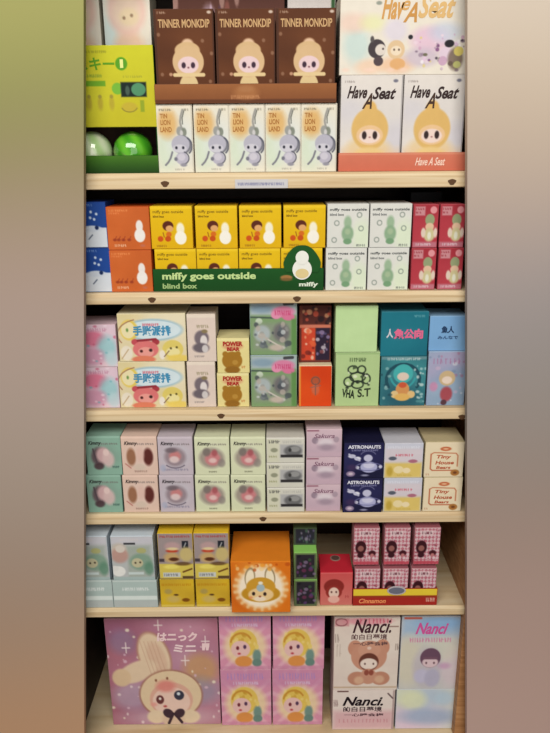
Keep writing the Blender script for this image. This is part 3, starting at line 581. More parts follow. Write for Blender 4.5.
# ==================================================================== ROW 4
Z = S[3]; Y = 0.009
def kim_art(base, c2, kind):
    a = Art(0, 0, 35, 44, base); a.rect(0, 0, 35, 1.4, tuple(min(255, c+16) for c in base)); a.ell(18, 22, 14, 14, c2, .5, 8)
    a.marks(16, 32, 8, 1.4, (110,100,100), .7)
    if kind == 'teal': a.ell(13, 23, 8, 11, (104,84,90), .9, 3).ell(17, 21, 7, 9, (206,170,172), 1, 3).ell(22, 26, 6, 9, (214,186,184), .9, 3).ell(12, 34, 5, 4, (80,60,66), .9, 2).ell(20, 18, 3, 4, (226,200,196)); a.line([(7, 14), (10, 30)], 1.6, (90,76,84)); a.marks(26, 33, 35, 2, (60,90,84))
    if kind == 'pink': a.ell(9, 23, 4.6, 10, (156,110,84), 1, 2).ell(26, 23, 5, 10, (96,46,42), 1, 2).ell(18, 20, 4, 8, (226,190,178), .9, 3).ell(17, 35, 6, 4, (216,196,180), .9, 2); a.marks(12, 24, 40, 1.6, (150,120,110)); a.line([(3, 31), (8, 36)], 1.4, (190,130,120))
    if kind == 'lilac': a.ell(17, 23, 11, 11, (150,132,140), .9, 4).ell(17, 22, 6, 6, (206,130,130), .9, 3).ell(16, 26, 5, 4, (226,206,206), .9, 2).ell(13, 15, 6, 3, (110,96,104), .8, 2); a.arc(17, 27, 12, 9, 40, 140, 1.4, (120,110,126)); a.marks(5, 30, 38, 2, (130,126,150), .7); a.ell(4, 36, 3, 4, (170,176,200), .7, 2)
    if kind == 'lime': a.ell(17, 24, 13, 12, (158,146,136), .9, 4).ell(18, 25, 8, 8, (206,130,134), .95, 3).ell(18, 27, 4, 3, (232,200,196), .9, 2).ell(12, 17, 4, 5, (120,110,106), .8, 2).ell(20, 18, 3, 4, (170,90,96), .9, 2); a.marks(14, 22, 40.5, 1.2, (110,110,90)); a.ell(27, 30, 4, 5, (140,130,126), .7, 2)
    return a
kt = [('Kimmy', 3, 5, 16, 10.5, (44,36,40), .3, .03)]
def kim(name_label, rect, base, c2, kind, side, grp):
    r = carton('toy_box', name_label, rect, Y, Z, kim_art(base, c2, kind), None, .055, side, tuple(min(255, c+14) for c in base), grp)
    link('lettering', letters('lettering', kt, (0, 0, 35, 44), r['w_'], r['h_']), r, M_INK); return r
k1 = kim('sea-green doll box, lower of two, by the panel edge', (87, 475, 122.3, 513.5), (140,178,160), (130,150,140), 'teal', (110,150,134), 'sea-green doll boxes')
dup(k1, 'sea-green doll box, upper of two, by the panel edge', 103.5, 453, top_of(k1))
k2 = kim('peach pink box with two brown shapes, lower of two', (123, 475, 158.8, 513.5), (226,196,180), (232,206,196), 'pink', (206,170,156), 'peach pink boxes with brown shapes')
dup(k2, 'peach pink box with two brown shapes, upper of two', 139.4, 453, top_of(k2))
k3 = kim('lilac grey doll box, lower of two', (159.5, 475, 194.3, 513.5), (198,186,196), (196,196,206), 'lilac', (176,164,176), 'lilac grey doll boxes')
dup(k3, 'lilac grey doll box, upper of two', 175.4, 453, top_of(k3))
k4 = kim('pale lime box with pink doll, lower row, beside the lilac boxes', (195.2, 475, 230, 513.5), (218,222,188), (222,226,200), 'lime', (196,200,166), 'pale lime boxes with pink dolls')
dup(k4, 'pale lime box with pink doll, upper row, beside the lilac boxes', 212, 453, top_of(k4)); dup(k4, 'pale lime box with pink doll, lower row, beside the silver stack', 248.2, 494); dup(k4, 'pale lime box with pink doll, upper row, beside the silver stack', 248, 453, top_of(k4))
a = Art(266.5, 487, 304.5, 513.5, (214,212,200)); a.rect(266.5, 487, 279, 513.5, (214,214,186), .7, 4); a.marks(269, 280, 491, 2.6, (60,60,64)).marks(283, 303, 491.3, 2, (176,174,170), .7); a.rect(280, 494, 303, 508, (176,176,178), .9, 2); a.ell(293, 501, 9, 6, (110,110,112), 1, 2).ell(295, 499, 5, 3, (150,150,150)).ell(290, 500, 1.6, 2, (60,60,60)); a.rect(280.5, 505, 303, 508, (50,48,50)); a.ell(274, 500, 3.6, 2.4, (150,152,130)).marks(269, 278, 507, 1.4, (150,150,110)); a.rect(266.5, 487, 304.5, 488, (236,234,224))
sv = carton('toy_box', 'silver grey flat box, bottom of the stack of three', (266.7, 487.5, 304.8, 513.5), Y-.002, Z, a, None, .06, (176,172,164), (222,218,208), 'silver grey flat boxes')
sv2 = dup(sv, 'silver grey flat box, middle of the stack of three', 285.5, 471, top_of(sv)); dup(sv, 'silver grey flat box, topmost of the stack of three', 285.5, 441, top_of(sv2))
a = Art(305.5, 484, 341.5, 512, (214,188,198)); a.vgrad(484, 512, (196,170,186)); a.rect(305.5, 484, 318, 485.6, (140,80,100), .8); a.ell(314, 495, 3.4, 3.4, (150,130,146), .9).ell(325, 497, 8, 4, (226,214,222), .9, 3).ell(326, 502, 8, 3.4, (160,140,156), .8, 3); a.ell(336, 494, 3, 3, (170,150,164), .8); a.rect(305.5, 507, 341.5, 512, (206,176,190), .6, 2)
pm = carton('toy_box', 'dusty pink flat box, bottom of the stack of three', (305.6, 484.5, 340.8, 513.5), Y-.001, Z, a, None, .06, (190,160,174), (226,200,208), 'dusty pink flat boxes')
link('lettering', letters('lettering', [('Sakura', 313, 488.2, 334, 492.6, (130,90,112), .35, .01)], (305.5, 484, 341.5, 512), pm['w_'], pm['h_']), pm, M_INK)
pm2 = dup(pm, 'dusty pink flat box, middle of the stack of three', 323.7, 470, top_of(pm)); dup(pm, 'dusty pink flat box, topmost of the stack of three', 324.3, 438, top_of(pm2))
def navy_art():
    a = Art(343, 433, 384, 477, (34,34,72)); a.clouds([(44,44,90), (26,26,56)], 5, .6); a.marks(351, 378, 442, 1.6, (150,150,190), .8)
    a.ell(351, 449.5, 4, 2.4, (206,206,226)).ell(357, 452.5, 3.4, 2.4, (226,226,240)).line([(348, 447), (359, 455)], 2, (190,190,216))
    a.ell(368, 452, 4.6, 4.4, (196,196,222)).ell(369, 463.5, 9, 7, (176,178,216)).ell(369, 461, 6, 4, (206,206,232)); a.arc(369, 463, 14, 5, 0, 360, 1, (110,110,160)).ell(357, 464, 2, 2, (206,206,226)).ell(381, 463, 1.8, 2, (206,206,226)); a.arc(368, 449, 8, 6, 200, 340, .8, (120,120,160)); a.ell(350, 472, 4.6, 3.4, (150,130,160)).ell(350, 472, 2.4, 1.6, (206,190,206)).ell(365, 474, 4, 1.2, (170,170,200), .8); a.ell(351, 464, 5, 4, (70,50,90), .7, 3); return a
nt_ = [('ASTRONAUTS', 347, 436, 380.5, 440.3, (226,226,240), 0, .04)]
nv = carton('toy_box', 'navy box with white astronaut figure, lower of two', (342.6, 478, 382.5, 516.5), Y-.006, Z, navy_art(), None, .065, (26,26,56), (30,30,60), 'navy astronaut boxes')
link('lettering', letters('lettering', nt_, (343, 433, 384, 477), nv['w_'], nv['h_']), nv, M_INK)
dup(nv, 'navy box with white astronaut figure, upper of two', 364, 455, top_of(nv))
def farm_art():
    a = Art(384.5, 434, 422.5, 476, (206,208,222)); a.rect(384.5, 457, 422.5, 476, (226,196,100), .9, 4); a.rect(384.5, 440, 422.5, 457, (222,204,208), .6, 4); a.marks(396, 414, 448, 2.2, (206,80,100), .9); a.marks(388, 420, 438.4, 2.4, (226,228,240), .8); a.ell(392.5, 452, 4, 2.4, (90,96,110)).ell(413, 455.5, 4.6, 2.2, (176,110,130)); a.ell(399, 466, 5, 4.6, (238,220,170)).ell(407, 467, 4, 3.4, (240,222,180)).ell(390, 468, 3, 6, (190,160,60), .8, 2); a.marks(398, 414, 473, 1.6, (206,176,90)); return a
fm = carton('toy_box', 'white and yellow box with two small chicks, lower of two', (383.2, 478, 421.8, 516), Y-.005, Z, farm_art(), None, .065, (190,196,210), (214,214,224), 'white and yellow chick boxes')
dup(fm, 'white and yellow box with two small chicks, upper of two', 403.7, 456, top_of(fm))
def crm_art():
    a = Art(425, 432.5, 465, 475, (236,220,188)); a.ring(444, 457, 14.5, 11, 0.1, (0,0,0), 0); a.line([(431, 447), (431, 465), (433, 467), (455, 467)], 1.4, (190,104,70)); a.line([(431, 447), (434, 445), (457, 446), (459, 449), (459, 462)], 1.2, (196,116,80)); a.ell(446, 440.5, 5.6, 2.6, (196,100,60)).ell(446, 440.5, 3, 1, (236,190,150)); a.ell(457, 470, 4.6, 4, (176,120,60)).ell(457, 470, 2, 1.6, (120,70,40)); a.marks(427, 431, 472, 1.6, (180,120,90)); return a
ct = [('Tiny', 437, 448, 452, 453.5, (190,92,60), .2, .03), ('House', 436, 455, 455, 459.5, (190,92,60), .2, .03), ('Bears', 437, 461.3, 452, 465, (190,92,60), .2, .03)]
cm = carton('toy_box', 'cream box with brown framed writing, lower of two', (422.8, 477, 462, 514.5), Y-.004, Z, crm_art(), None, .06, (220,204,170), (206,190,150), 'cream boxes with framed writing')
link('lettering', letters('lettering', ct, (425, 432.5, 465, 475), cm['w_'], cm['h_']), cm, M_INK)
dup(cm, 'cream box with brown framed writing, upper of two', 444.6, 454, top_of(cm))

# ==================================================================== ROW 5
Z = S[4]; Y = 0.004
# pale aqua boxes in two trays
def aqua_lip(x0, x1):
    a = Art(x0, 580, x1, 611, (178,196,192), .65); a.rect(x0, 598, x1, 602.5, (222,232,228)); a.rect(x0, 603, x1, 611, (184,192,190)); a.rect(x0, 580, x1, 581.4, (206,218,214)); a.marks(x0+10, x1-8, 590, 3, (232,238,236), .95, 2); return a
def aqua_art():
    a = Art(112, 536, 155, 611, (186,190,190)); a.rect(112, 536, 155, 544, (206,204,214), .8, 3).marks(122, 140, 539.5, 2, (214,206,206), .8); a.ell(120, 552, 9, 9, (204,190,176), .9, 4); a.rect(128, 546, 152, 580, (164,174,164), .8, 3); a.rect(125, 542.5, 137, 544.5, (40,40,44), .9); a.ell(120, 556, 9, 8, (190,150,140), .9, 3).ell(121, 549, 5, 4, (216,206,196)).ell(118, 573, 7, 5.5, (232,232,228)).ell(114, 570, 4, 3, (226,226,222))
    a.ell(143, 551, 5, 3, (176,176,120)).ell(142, 563, 12, 9, (130,160,140), .9, 3).ell(138, 564, 6, 5, (196,190,156)).ell(136, 564, 1, 1, (70,60,50)).ell(141, 563.5, 1, 1, (70,60,50)); a.ell(150, 570, 5, 7, (96,140,116), .8, 3); a.rect(128, 574, 144, 576.6, (206,220,220), .9); a.rect(112, 579, 155, 611, (170,188,186)); return a
zlow = zat(582, Y, 130)
def aqua(lab1, lab2, x0, x1, px):
    t = tray('display_tray', lab1, x0, x1, 580, 611, Y, Z, aqua_lip(x0, x1), None, .062, (176,190,188), group='pale aqua display trays')
    return t
t5a = aqua('pale aqua display tray with white writing, beside the yellow boxes', '', 113.3, 157.5, 0)
t5b = aqua('pale aqua display tray with white writing, partly hidden by the panel', '', 68.5, 112.9, 0)
aq = carton('toy_box', 'pale aqua doll box in the tray beside the yellow boxes', (113.8, 536, 155.8, 609), Y+.002, Z+.0014, aqua_art(), None, .056, (176,190,196), (214,226,236), 'pale aqua doll boxes', xs=(t5a.location.x, t5a['w_']-.005))
aq2 = dup(aq, 'pale aqua doll box in the tray partly hidden by the panel', 90.3, 573, Z+.0014); aq2.location.x = t5b.location.x
# yellow and grey boxes: lower yellow ones carry upper grey ones
a = Art(160, 579, 194.5, 611, (216,180,40)); a.clouds([(226,190,56), (190,150,50)], 4, .5); a.marks(162, 192, 585, 2.2, (190,130,20), .8); a.ell(168, 593, 4, 3, (170,150,90), .8, 2).ell(176, 597, 2.4, 1.2, (90,60,30)).ell(173, 602, 7, 4, (206,180,110), .8, 3).ell(186, 603, 4, 2.2, (130,80,20)); a.rect(160, 608.5, 194.5, 611, (236,214,120), .6)
yl = carton('toy_box', 'yellow food-print box, lower row, beside the pale aqua tray', (160.2, 579, 194.6, 611), Y+.0, Z, a, None, .055, (206,166,40), (236,206,70), 'lower yellow food-print boxes')
yl2 = dup(yl, 'yellow food-print box, lower row, beside the orange animal box', 213, 595)
a = Art(157.5, 533, 192.8, 577, (160,146,146)); a.rect(157.5, 562, 192.8, 577, (216,196,90)); a.marks(160, 190, 535.8, 1.4, (170,60,60), .8); a.rect(182, 540, 188.5, 547, (36,40,50)).line([(184, 546), (186, 542)], .8, (206,206,206)); a.ell(172, 545, 8, 4, (196,160,160), .8, 2).ell(171.5, 549.5, 6, 1.8, (190,60,40)).ell(172, 547.6, 6, 1.4, (226,206,160)).ell(171, 556, 8, 5, (206,170,110), .9, 3).ell(173, 557.6, 5, 1.8, (90,50,30)); a.ell(186, 553, 7, 7, (206,186,120), .9, 3)
a.rect(157.5, 557, 163, 560, (50,40,50), .8); a.ell(182, 562, 8, 1.8, (96,66,40), .8).ell(170, 565, 8, 2, (236,220,110)).rect(161, 570.5, 179, 575, (206,210,206)).marks(162.5, 177, 572.8, 1.8, (110,110,116)); a.line([(182, 570), (191, 567)], 1.6, (110,70,30)); a.rect(181, 574, 192.8, 576.5, (60,36,30), .8); a.rect(157.5, 576, 192.8, 577, (120,90,50), .6)
yu = carton('toy_box', 'grey and yellow food-print box, upper row, beside the pale aqua box', (158, 533, 193.6, 577), Y-.001, top_of(yl), a, None, .03, (150,130,120), (240,200,50), 'upper grey and yellow food-print boxes')
dup(yu, 'grey and yellow food-print box, upper row, beside the orange animal box', 211.6, 555, top_of(yl))
# orange box with golden animal head
a = Art(230.5, 561.5, 290.5, 613.5, (226,120,30)); a.clouds([(236,150,60), (206,96,24)], 6, .6); 
for k in range(22):
    t = k*math.pi/11+.1; a.line([(260.5, 588), (260.5+27*math.cos(t), 588+23*math.sin(t))], 3.2, (250,214,160), .8, 2)
a.ell(260.5, 588, 27, 23, (246,206,146), .7, 7).ell(260.5, 588, 23, 20.5, (252,238,216), .95, 4)
a.ell(249.5, 577, 5.4, 10, (160,140,104), 1, 1, .12).ell(249.5, 578, 4.2, 9, (250,236,206), 1, 1, .12).ell(270, 577, 5.4, 10, (160,140,104), 1, 1, -.12).ell(270, 578, 4.2, 9, (250,236,206), 1, 1, -.12)
a.ell(260.5, 594, 20, 9, (200,146,40)).ell(260.5, 587, 15, 10, (210,156,50)).ell(260.5, 595, 13, 7, (240,206,150)); a.ell(260.3, 588, 4.2, 4, (170,190,196)).ell(260.3, 583, 2.4, 1.6, (240,236,220)); a.ell(253, 594, 1.7, 1.9, (50,36,34)).ell(264.6, 594.4, 1.7, 1.9, (50,36,34)); a.ell(259.5, 599.5, 6, 2.6, (246,226,200)).ell(259.5, 597, 1.2, .9, (150,70,40)); a.ell(250, 598, 2, 1.4, (236,140,90), .7); a.ell(260.5, 594, .1, .1, (0,0,0), 0); a.specks(18, [(250,170,60), (190,80,20), (250,214,150)], .7, 2, (231, 562, 290, 570), .7)
fx = carton('picture_box', 'large orange box with golden eared animal head, protruding over the board', (230.8, 561.5, 290.8, 613.5), -.012, Z, a, None, .095, (214,110,30), (240,140,40))
# narrow stack of three green and violet boxes
def grn_art():
    a = Art(294, 552, 317, 580, (96,110,76)); a.rect(296, 554, 315, 578, (44,40,48)); a.specks(26, [(90,60,110), (60,90,60), (30,26,34), (130,110,140), (110,50,80)], .8, 2, (296.5, 554.5, 315, 577), .8); a.rect(294, 552, 317, 553.4, (120,150,90)); return a
g1 = carton('toy_box', 'small green-edged box with violet print, bottom of the narrow stack', (294, 579.5, 317.2, 608.5), Y, Z, grn_art(), None, .04, (66,88,56), (150,214,106), 'green-edged violet boxes')
g2 = dup(g1, 'small green-edged box with violet print, middle of the narrow stack', 305.3, 565, top_of(g1))
a = Art(293, 528, 317, 540, (70,80,64), .7); a.rect(295, 528.5, 315, 539, (44,44,54)); a.specks(14, [(120,110,150), (80,110,90), (150,140,160)], .7, 1.6, (296, 529, 315, 539), .8)
g3 = carton('toy_box', 'small green-edged box lying on top of the narrow violet stack', (293.2, 530, 317, 541), Y+.022, top_of(g2), a, None, .03, (66,84,56), (90,110,74), ztop=zat(528, Y+.022, 305))
# red box
a = Art(319.5, 572, 352.5, 607, (206,84,84)); a.vgrad(572, 607, (214,120,110)); a.ell(333.5, 587, 10.5, 8, (140,44,40)).ell(333.5, 593, 8.5, 7, (150,50,44)).ell(333.5, 594, 5.4, 6, (236,206,190)).ell(333.5, 601, 6, 4, (236,180,166)); a.ell(331, 593, .9, 1, (80,40,40)).ell(336, 593, .9, 1, (80,40,40)); a.marks(346, 350, 598, 2.4, (176,70,70), .8); a.rect(319.5, 572, 352.5, 573, (226,110,110))
rb = carton('toy_box', 'short red box with round portrait and grey seal on its lid', (319.8, 572, 352.8, 607.5), Y+.002, Z, a, None, .055, (190,50,60), (206,44,60))
bm = bmesh.new(); ret = bmesh.ops.create_cone(bm, cap_ends=True, segments=32, radius1=.0088, radius2=.0084, depth=.0006); bmesh.ops.translate(bm, verts=bm.verts, vec=(.001, .041, rb['h_']+.0006))
me = bpy.data.meshes.new('lid_seal'); bm.to_mesh(me); bm.free(); set_col(me, np.tile(alb((150,120,110)), (len(me.vertices), 1))); sl = link('lid_seal', me, rb, M_CARD)
bm = bmesh.new(); bmesh.ops.create_cone(bm, cap_ends=True, segments=32, radius1=.0066, radius2=.0066, depth=.0003); bmesh.ops.translate(bm, verts=bm.verts, vec=(.001, .041, rb['h_']+.0011))
me = bpy.data.meshes.new('seal_print'); bm.to_mesh(me); bm.free(); set_col(me, np.tile(alb((96,70,64)), (len(me.vertices), 1))); link('seal_print', me, sl, M_CARD)
# red tray with six checkered milk-carton boxes
a = Art(352.5, 588, 437.5, 605, (170,44,36), .6); a.rect(352.5, 588, 437.5, 595, (234,206,60)); a.rect(352.5, 595, 437.5, 597, (150,60,30), .8); a.marks(427, 435, 599.5, 3.4, (236,210,190), .9)
tr = tray('display_tray', 'red display tray with yellow band and oval badge holding checkered boxes', 352.8, 437.2, 588.5, 605, Y, Z, a, [('Cinnamon', 359, 598, 386, 602.6, (244,150,96), .25, .03)], .06, (160,36,32))
bm = bmesh.new(); wtr, htr = tr['w_'], tr['h_']
def tl5(px, py): return ((px-352.8)/84.4*wtr-wtr/2, (605-py)/16.5*htr)
c = tl5(396, 590); prism(bm, [(c[0]+.0155*math.cos(t), c[1]+.0084*math.sin(t)) for t in np.linspace(0, 2*math.pi, 33)[:-1]], -.0018, -.0008)
me = bpy.data.meshes.new('oval_badge'); bm.to_mesh(me); bm.free(); set_col(me, np.tile(alb((190,180,186)), (len(me.vertices), 1))); ob = link('oval_badge', me, tr, M_CARD)
bm = bmesh.new(); vs = [bm.verts.new((c[0]+.0132*math.cos(t), -.0021, c[1]+.0062*math.sin(t))) for t in np.linspace(0, 2*math.pi, 33)[:-1]]; bm.faces.new(vs)
me = bpy.data.meshes.new('badge_print'); bm.to_mesh(me); bm.free(); set_col(me, np.tile(alb((110,112,128)), (len(me.vertices), 1))); link('badge_print', me, ob, M_INK)
def chk_art():
    a = Art(354, 532, 381, 570, (216,184,190)); 
    u = ((a.X-354+a.Y-532)/3.9); v = ((a.X-354-(a.Y-532))/3.9); m = ((np.floor(u)+np.floor(v)) % 2); a._mix(m*.7, (176,80,98))
    a.rect(354, 566.5, 381, 570, (190,70,86), .9); a.rect(360, 534.5, 374, 539.5, (232,206,208), .8, 1.5).marks(362, 372, 537, 2, (70,30,44), .9)
    a.specks(40, [(236,214,216), (120,40,56), (236,206,210)], .6, 1.2, None, .6); a.ell(361.5, 552, 6, 7, (60,22,30)).ell(361.5, 553, 3.2, 3, (150,96,90)).ell(361.5, 560, 3.6, 3, (60,24,32)); a.ell(374, 558, 4, 3, (70,26,34)).ell(374, 560, 2, 1.6, (190,120,120)); return a
def milk(label, px, z0, proto=None):
    pass
zlo = Z+.0014
wlo = (353.8, 565, 379.6, 603)
mk = carton('milk_carton_box', 'pink checkered carton-shaped box, lower row, beside the short red box', (354.2, 573, 380, 604), Y+.002, zlo, chk_art(), None, .03, (190,90,104), (206,150,156), 'pink checkered carton-shaped boxes', flap=False, ztop=zat(568.5, Y+.002, 395))
# folded gable top
w, h = mk['w_'], mk['h_']; bm = bmesh.new()
P = [(-w/2+.0008, .001, h), (w/2-.0008, .001, h), (w/2-.0008, .029, h), (-w/2+.0008, .029, h), (-w/2+.002, .0145, h+.0058), (w/2-.002, .0145, h+.0058), (-w/2+.002, .0145, h+.0074), (w/2-.002, .0145, h+.0074), (w/2-.002, .0155, h+.0074), (-w/2+.002, .0155, h+.0074), (-w/2+.002, .0155, h+.0058), (w/2-.002, .0155, h+.0058)]
V = [bm.verts.new(p) for p in P]
for q in ((0,1,5,4), (2,3,10,11), (0,4,10,3), (1,2,11,5), (4,5,7,6), (6,7,8,9), (9,8,11,10), (4,6,9,10), (5,11,8,7)): bm.faces.new([V[i] for i in q])
me = bpy.data.meshes.new('gable_top'); bm.to_mesh(me); bm.free(); set_col(me, np.tile(alb((150,84,92)), (len(me.vertices), 1))); link('gable_top', me, mk, M_CARD)
dup(mk, 'pink checkered carton-shaped box, lower row, behind the oval badge', 395.3, 585); dup(mk, 'pink checkered carton-shaped box, lower row, farthest from the short red box', 423.3, 585)
zup = mk.location.z+h+.0078
for lab, px in (('pink checkered carton-shaped box, upper row, beside the green-edged stack', 366.3), ('pink checkered carton-shaped box, upper row, middle of three', 397.0), ('pink checkered carton-shaped box, upper row, beside the empty end of the shelf', 426.8)):
    dup(mk, lab, px, 549, zup)

# ==================================================================== ROW 6 (bottom)
Z = S[5]; Y = 0.033
a = Art(103, 618, 219, 725, (184,120,140), .7); a.clouds([(206,150,170), (150,96,130), (176,110,120), (206,160,176)], 14, .6, (10, 26)); a.ell(200, 668, 18, 16, (206,160,110), .8, 10); a.ell(195, 690, 24, 14, (150,150,170), .6, 10); a.ell(125, 695, 20, 14, (190,170,190), .7, 10); a.ell(120, 640, 14, 12, (150,130,160), .6, 8); a.ell(166, 718, 50, 10, (214,180,190), .7, 8)
a.specks(50, [(240,220,220), (226,190,206), (246,236,210)], .5, 1.6, None, .8)
a.ell(152, 655, 17, 26, (186,140,120), .9, 2, -.35).ell(152, 655, 15, 24, (232,206,176), 1, 2, -.35).ell(155, 657, 9, 17, (222,186,160), .8, 3, -.35); a.ell(133, 670, 22, 10, (232,206,176), 1, 2, -.35).ell(116, 676, 10, 9, (226,196,160), 1, 2)
for q in range(-2, 3): a.line([(146+q*4, 640), (156+q*4, 674)], .8, (196,150,130), .5)
a.ell(167, 694, 34, 26, (170,120,100), .9, 2).ell(167, 694, 32.4, 24.5, (232,206,170)).ell(167, 699, 23, 18, (226,176,156)).ell(167, 701, 20, 15, (240,206,190)); a.ell(162, 685, 10, 6, (226,140,130), .9, 4)
a.ell(155, 699, 4.2, 4.6, (110,60,60)).ell(155, 698, 1.4, 1.4, (240,230,220)).ell(175.5, 694.5, 5.4, 5, (60,60,76)).ell(175, 693, 1.8, 1.6, (220,230,236)); a.ell(160, 706, 2, 1.2, (190,90,90)); a.ell(152, 679, 1.2, 1.4, (140,90,70)).ell(164, 677, 1.2, 1.4, (140,90,70)); a.ell(148, 704, 3.4, 2, (236,160,150), .8, 2)
a.ell(150, 717, 10, 7, (236,212,180), 1, 2).ell(186, 717, 11, 7, (236,212,180), 1, 2).ell(168, 720, 12, 8, (226,196,170), 1, 2); a.ell(163, 713.5, 6, 4.6, (70,50,60), 1, 1, .5).ell(175, 713.5, 6, 4.6, (70,50,60), 1, 1, -.5).line([(168, 714), (163, 724)], 3, (64,46,56)).line([(170, 714), (177, 723)], 3, (64,46,56))
for q, e in ((184, 659), (123, 646), (158, 624), (206, 640)): a.line([(q-4, e), (q+4, e)], 1, (246,230,226)).line([(q, e-5), (q, e+5)], 1, (246,230,226))
lgp = carton('picture_box', 'large dusky pink picture box with cream hooded doll wearing dark bow', (108.3, 618.5, 219.6, 725), Y, Z, a, None, .09, (150,90,110), (200,150,160), flap=True)
link('lettering', letters('lettering', [('はニっク', 156, 631, 198, 640, (246,214,216), .1, .05), ('ミニ', 172, 643, 196, 651, (246,220,222), .1, .05), ('"', 202, 642, 210, 649, (246,214,216), .1, .04)], (103, 618, 219, 725), lgp['w_'], lgp['h_']), lgp, M_INK)
def sun_art():
    a = Art(218.5, 617, 271.5, 668, (222,152,178), .6)
    for k in range(16):
        t = k*math.pi/8; a.line([(245, 648), (245+34*math.cos(t), 648+30*math.sin(t))], 3.6, (236,186,200), .7, 2)
    a.rect(218.5, 617, 271.5, 632, (206,140,176), .7, 4); a.marks(226, 264, 623, 5, (170,140,206), .85, 3.2); a.marks(232, 258, 629, 2, (226,206,232), .8)
    a.ell(245, 648, 22, 17, (244,222,170), .8, 5); a.ell(243, 645, 14.5, 12.5, (232,198,96)).specks(14, [(206,160,60), (246,220,140)], 1, 2.4, (231, 636, 255, 646), .7).ell(240, 650, 10, 7.4, (238,196,190)).ell(237, 649, 1.6, 1.7, (120,50,60)).ell(244.5, 648, 1.7, 1.8, (90,60,90)); a.arc(241, 645, 11, 9, 190, 330, 2, (206,150,60)); a.ell(238.5, 654, 1.6, .9, (190,70,80)); a.ell(243, 661, 9, 5, (226,150,80)).ell(257, 656, 4.4, 6, (120,150,140), 1, 2).ell(257, 662, 5, 3.6, (110,140,130)).ell(257, 648, 2, 2.4, (236,210,120)); a.rect(218.5, 665, 271.5, 668, (206,140,170), .6); return a
sn = carton('toy_box', 'pink box with golden-haired baby, lower row, beside the large dusky box', (220.8, 669.5, 271.6, 724.5), Y-.003, Z, sun_art(), None, .07, (190,120,146), (226,170,190), 'pink boxes with golden-haired babies')
dup(sn, 'pink box with golden-haired baby, lower row, beside the dark gap', 297.6, 697); dup(sn, 'pink box with golden-haired baby, upper row, beside the large dusky box', 245.2, 643, top_of(sn)); dup(sn, 'pink box with golden-haired baby, upper row, beside the dark gap', 298.6, 643, top_of(sn))
Yn = 0.018
def nan_art():
    a = Art(331, 616, 399, 689, (232,218,206), .6); a.clouds([(238,226,216), (226,206,196)], 6, .5); a.rect(331, 616, 346, 624, (206,140,146), .8, 1.5); a.ring(338, 620, 6, 3.6, 1, (120,60,66), .8); a.ell(366, 619, 24, 4, (226,130,150), .6, 2); a.marks(358, 392, 619, 4, (190,50,80), .7, 4)
    a.marks(334, 339, 648, 12, (170,150,140), .5, 3); a.marks(332, 336, 636, 8, (120,100,96), .6, 2)
    a.ell(353, 646, 7.5, 8, (204,146,122)).ell(382, 645, 7.5, 8, (204,146,122)); a.ell(368, 654, 19, 15.5, (206,150,126)).ell(368, 648, 12, 8, (212,158,134)).ell(368, 646, 2.2, 1.6, (236,206,190)); a.ell(368, 660, 10.5, 9, (110,62,50)).ell(368, 662, 9.2, 5.6, (240,222,210)); a.ell(364, 662, .9, 1, (90,60,60)).ell(373, 662, .9, 1, (90,60,60))
    a.ell(356, 677, 10, 7, (196,140,116)).ell(381, 677, 10, 7, (196,140,116)).ell(368, 675, 9, 8, (204,150,126)).ell(358, 679, 5, 4, (222,180,150), .9, 2).ell(380, 678, 5, 4, (222,180,150), .9, 2).ell(366, 671, 2.6, 3, (150,80,66)).ell(371, 671, 2.6, 3, (150,80,66)); a.rect(331, 685.5, 399, 687, (190,160,130), .7); a.marks(396, 399, 645, 6, (120,100,90), .7); a.rect(388, 624, 398, 625, (140,110,100)); return a
ntx = [('Nanci.', 350, 617.5, 390, 631, (70,40,48), .35, .02), ('的白日夢境', 349, 632, 386, 637.5, (110,80,80), 0, .02), ('一心睡会梅', 351, 639.5, 387, 643.5, (110,80,80), 0, .02)]
def nan_low():
    a = Art(331, 690, 395, 740, (236,222,214), .6); a.rect(331, 716, 395, 740, (226,176,182), .8, 8); a.line([(336, 691), (346, 691)], 2, (120,90,86)); a.line([(388, 694), (393, 700)], 1.6, (110,90,90)); a.marks(332, 336, 706, 8, (140,110,110), .7, 2); a.rect(393, 690, 395, 740, (140,110,110), .5); a.marks(338, 392, 729, 4, (200,120,130), .6, 4); return a
Z6 = Z
nl = carton('toy_box', 'white box with dark cursive title above pink band, lower of two', (332.2, 690, 394.5, 733), Yn, Z6, nan_low(), [('Nanci.', 341, 698, 383, 709.5, (36,28,34), .35, .03), ('的白日夢境', 342, 710.5, 382, 717, (70,50,56), 0, .02), ('一心睡会梅', 343, 719, 384, 723, (90,60,66), 0, .02)], .07, (210,190,184), (232,214,206))
nu = carton('toy_box', 'white box with brown bear-suit doll and cursive title, upper of two', (333.5, 617.5, 399, 689), Yn, top_of(nl), nan_art(), ntx, .07, (214,190,184), (232,214,206))
a = Art(394.5, 688, 459, 740, (214,220,224), .8); a.clouds([(226,230,206), (186,206,226), (232,206,226)], 12, .7, (8, 18)); a.ell(412, 702, 14, 12, (232,236,196), .8, 8); a.ell(430, 724, 30, 10, (170,186,214), .8, 8); a.ell(445, 700, 10, 8, (190,214,232), .7, 6)
pl = carton('toy_box', 'plain pastel cloud-print box under the lilac doll box', (395.5, 689, 456.5, 733), Yn+.001, Z6, a, None, .07, (196,200,210), (220,224,228))
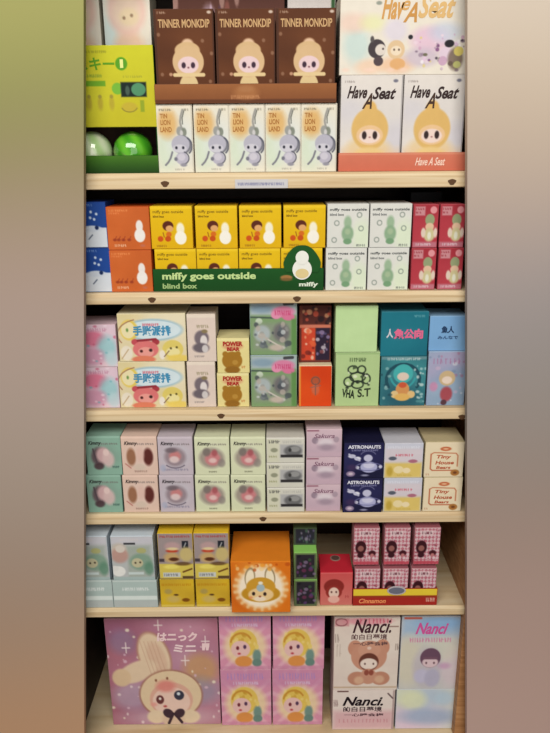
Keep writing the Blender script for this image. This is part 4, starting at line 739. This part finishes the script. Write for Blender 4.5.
a = Art(400, 616.5, 465, 687, (206,206,206), .6); a.rect(400, 616.5, 465, 634, (160,190,222), .8, 8); a.ell(440, 622, 24, 6, (140,180,222), .8, 5); a.ell(408, 660, 16, 24, (222,214,190), .8, 10); a.ell(455, 665, 14, 20, (222,206,214), .8, 8); a.ell(440, 648, 20, 12, (222,222,196), .5, 8); a.rect(402, 615, 420, 618.5, (206,90,70), .9)
a.ell(428, 665, 15, 20, (198,190,200), .8, 6); a.ell(431, 656, 10.6, 9.6, (110,80,100)).ell(431, 660.5, 8.2, 5, (226,200,206)).rect(423.5, 655, 438.5, 657.5, (120,86,104)); a.ell(427, 661, .9, 1, (90,60,70)).ell(435, 661, .9, 1, (90,60,70)); a.ell(423, 674, 8, 7, (200,196,222), .9, 3).ell(434, 676, 8, 9, (186,182,206), .9, 3).ell(446, 664, 6, 3, (206,160,196), .7, 3); a.marks(409, 452, 638.5, 3.4, (214,110,160), .85, 3)
carton('toy_box', 'pastel box with lilac doll and pink cursive title, upper of two', (400, 616.5, 464.5, 688), Yn+.001, top_of(pl), a, [('Nanci', 414, 622, 447, 633, (214,90,160), .4, .03)], .07, (190,196,206), (214,216,222))

# ------------------------------------------------------------------ light
def area(name, loc, target, size, sy, power, col):
    l = bpy.data.lights.new(name, 'AREA'); l.shape = 'RECTANGLE'; l.size = size; l.size_y = sy; l.energy = power; l.color = col
    o = bpy.data.objects.new(name, l); COL.objects.link(o); o.location = loc
    o.rotation_euler = (Vector(target)-Vector(loc)).to_track_quat('-Z', 'Y').to_euler(); return o
area('ceiling_light', (-.3, -1.9, 2.75), (0, 0, 1.1), 2.4, 1.0, 72, (1.0, .97, .91))
area('aisle_light', (.5, -2.6, 1.5), (0, 0, .9), 1.8, 1.6, 18, (1.0, .98, .94))
wd = bpy.data.worlds.new('shop_ambience'); sc.world = wd; wd.use_nodes = True
bg = wd.node_tree.nodes['Background']; bg.inputs[0].default_value = (1.0, .98, .94, 1); bg.inputs[1].default_value = 0.21
sc.view_settings.view_transform = 'Standard'; sc.view_settings.look = 'None'; sc.view_settings.exposure = 0.0
for o in bpy.data.objects:
    for k in ('w_', 'h_', 'd_'):
        if k in o: del o[k]
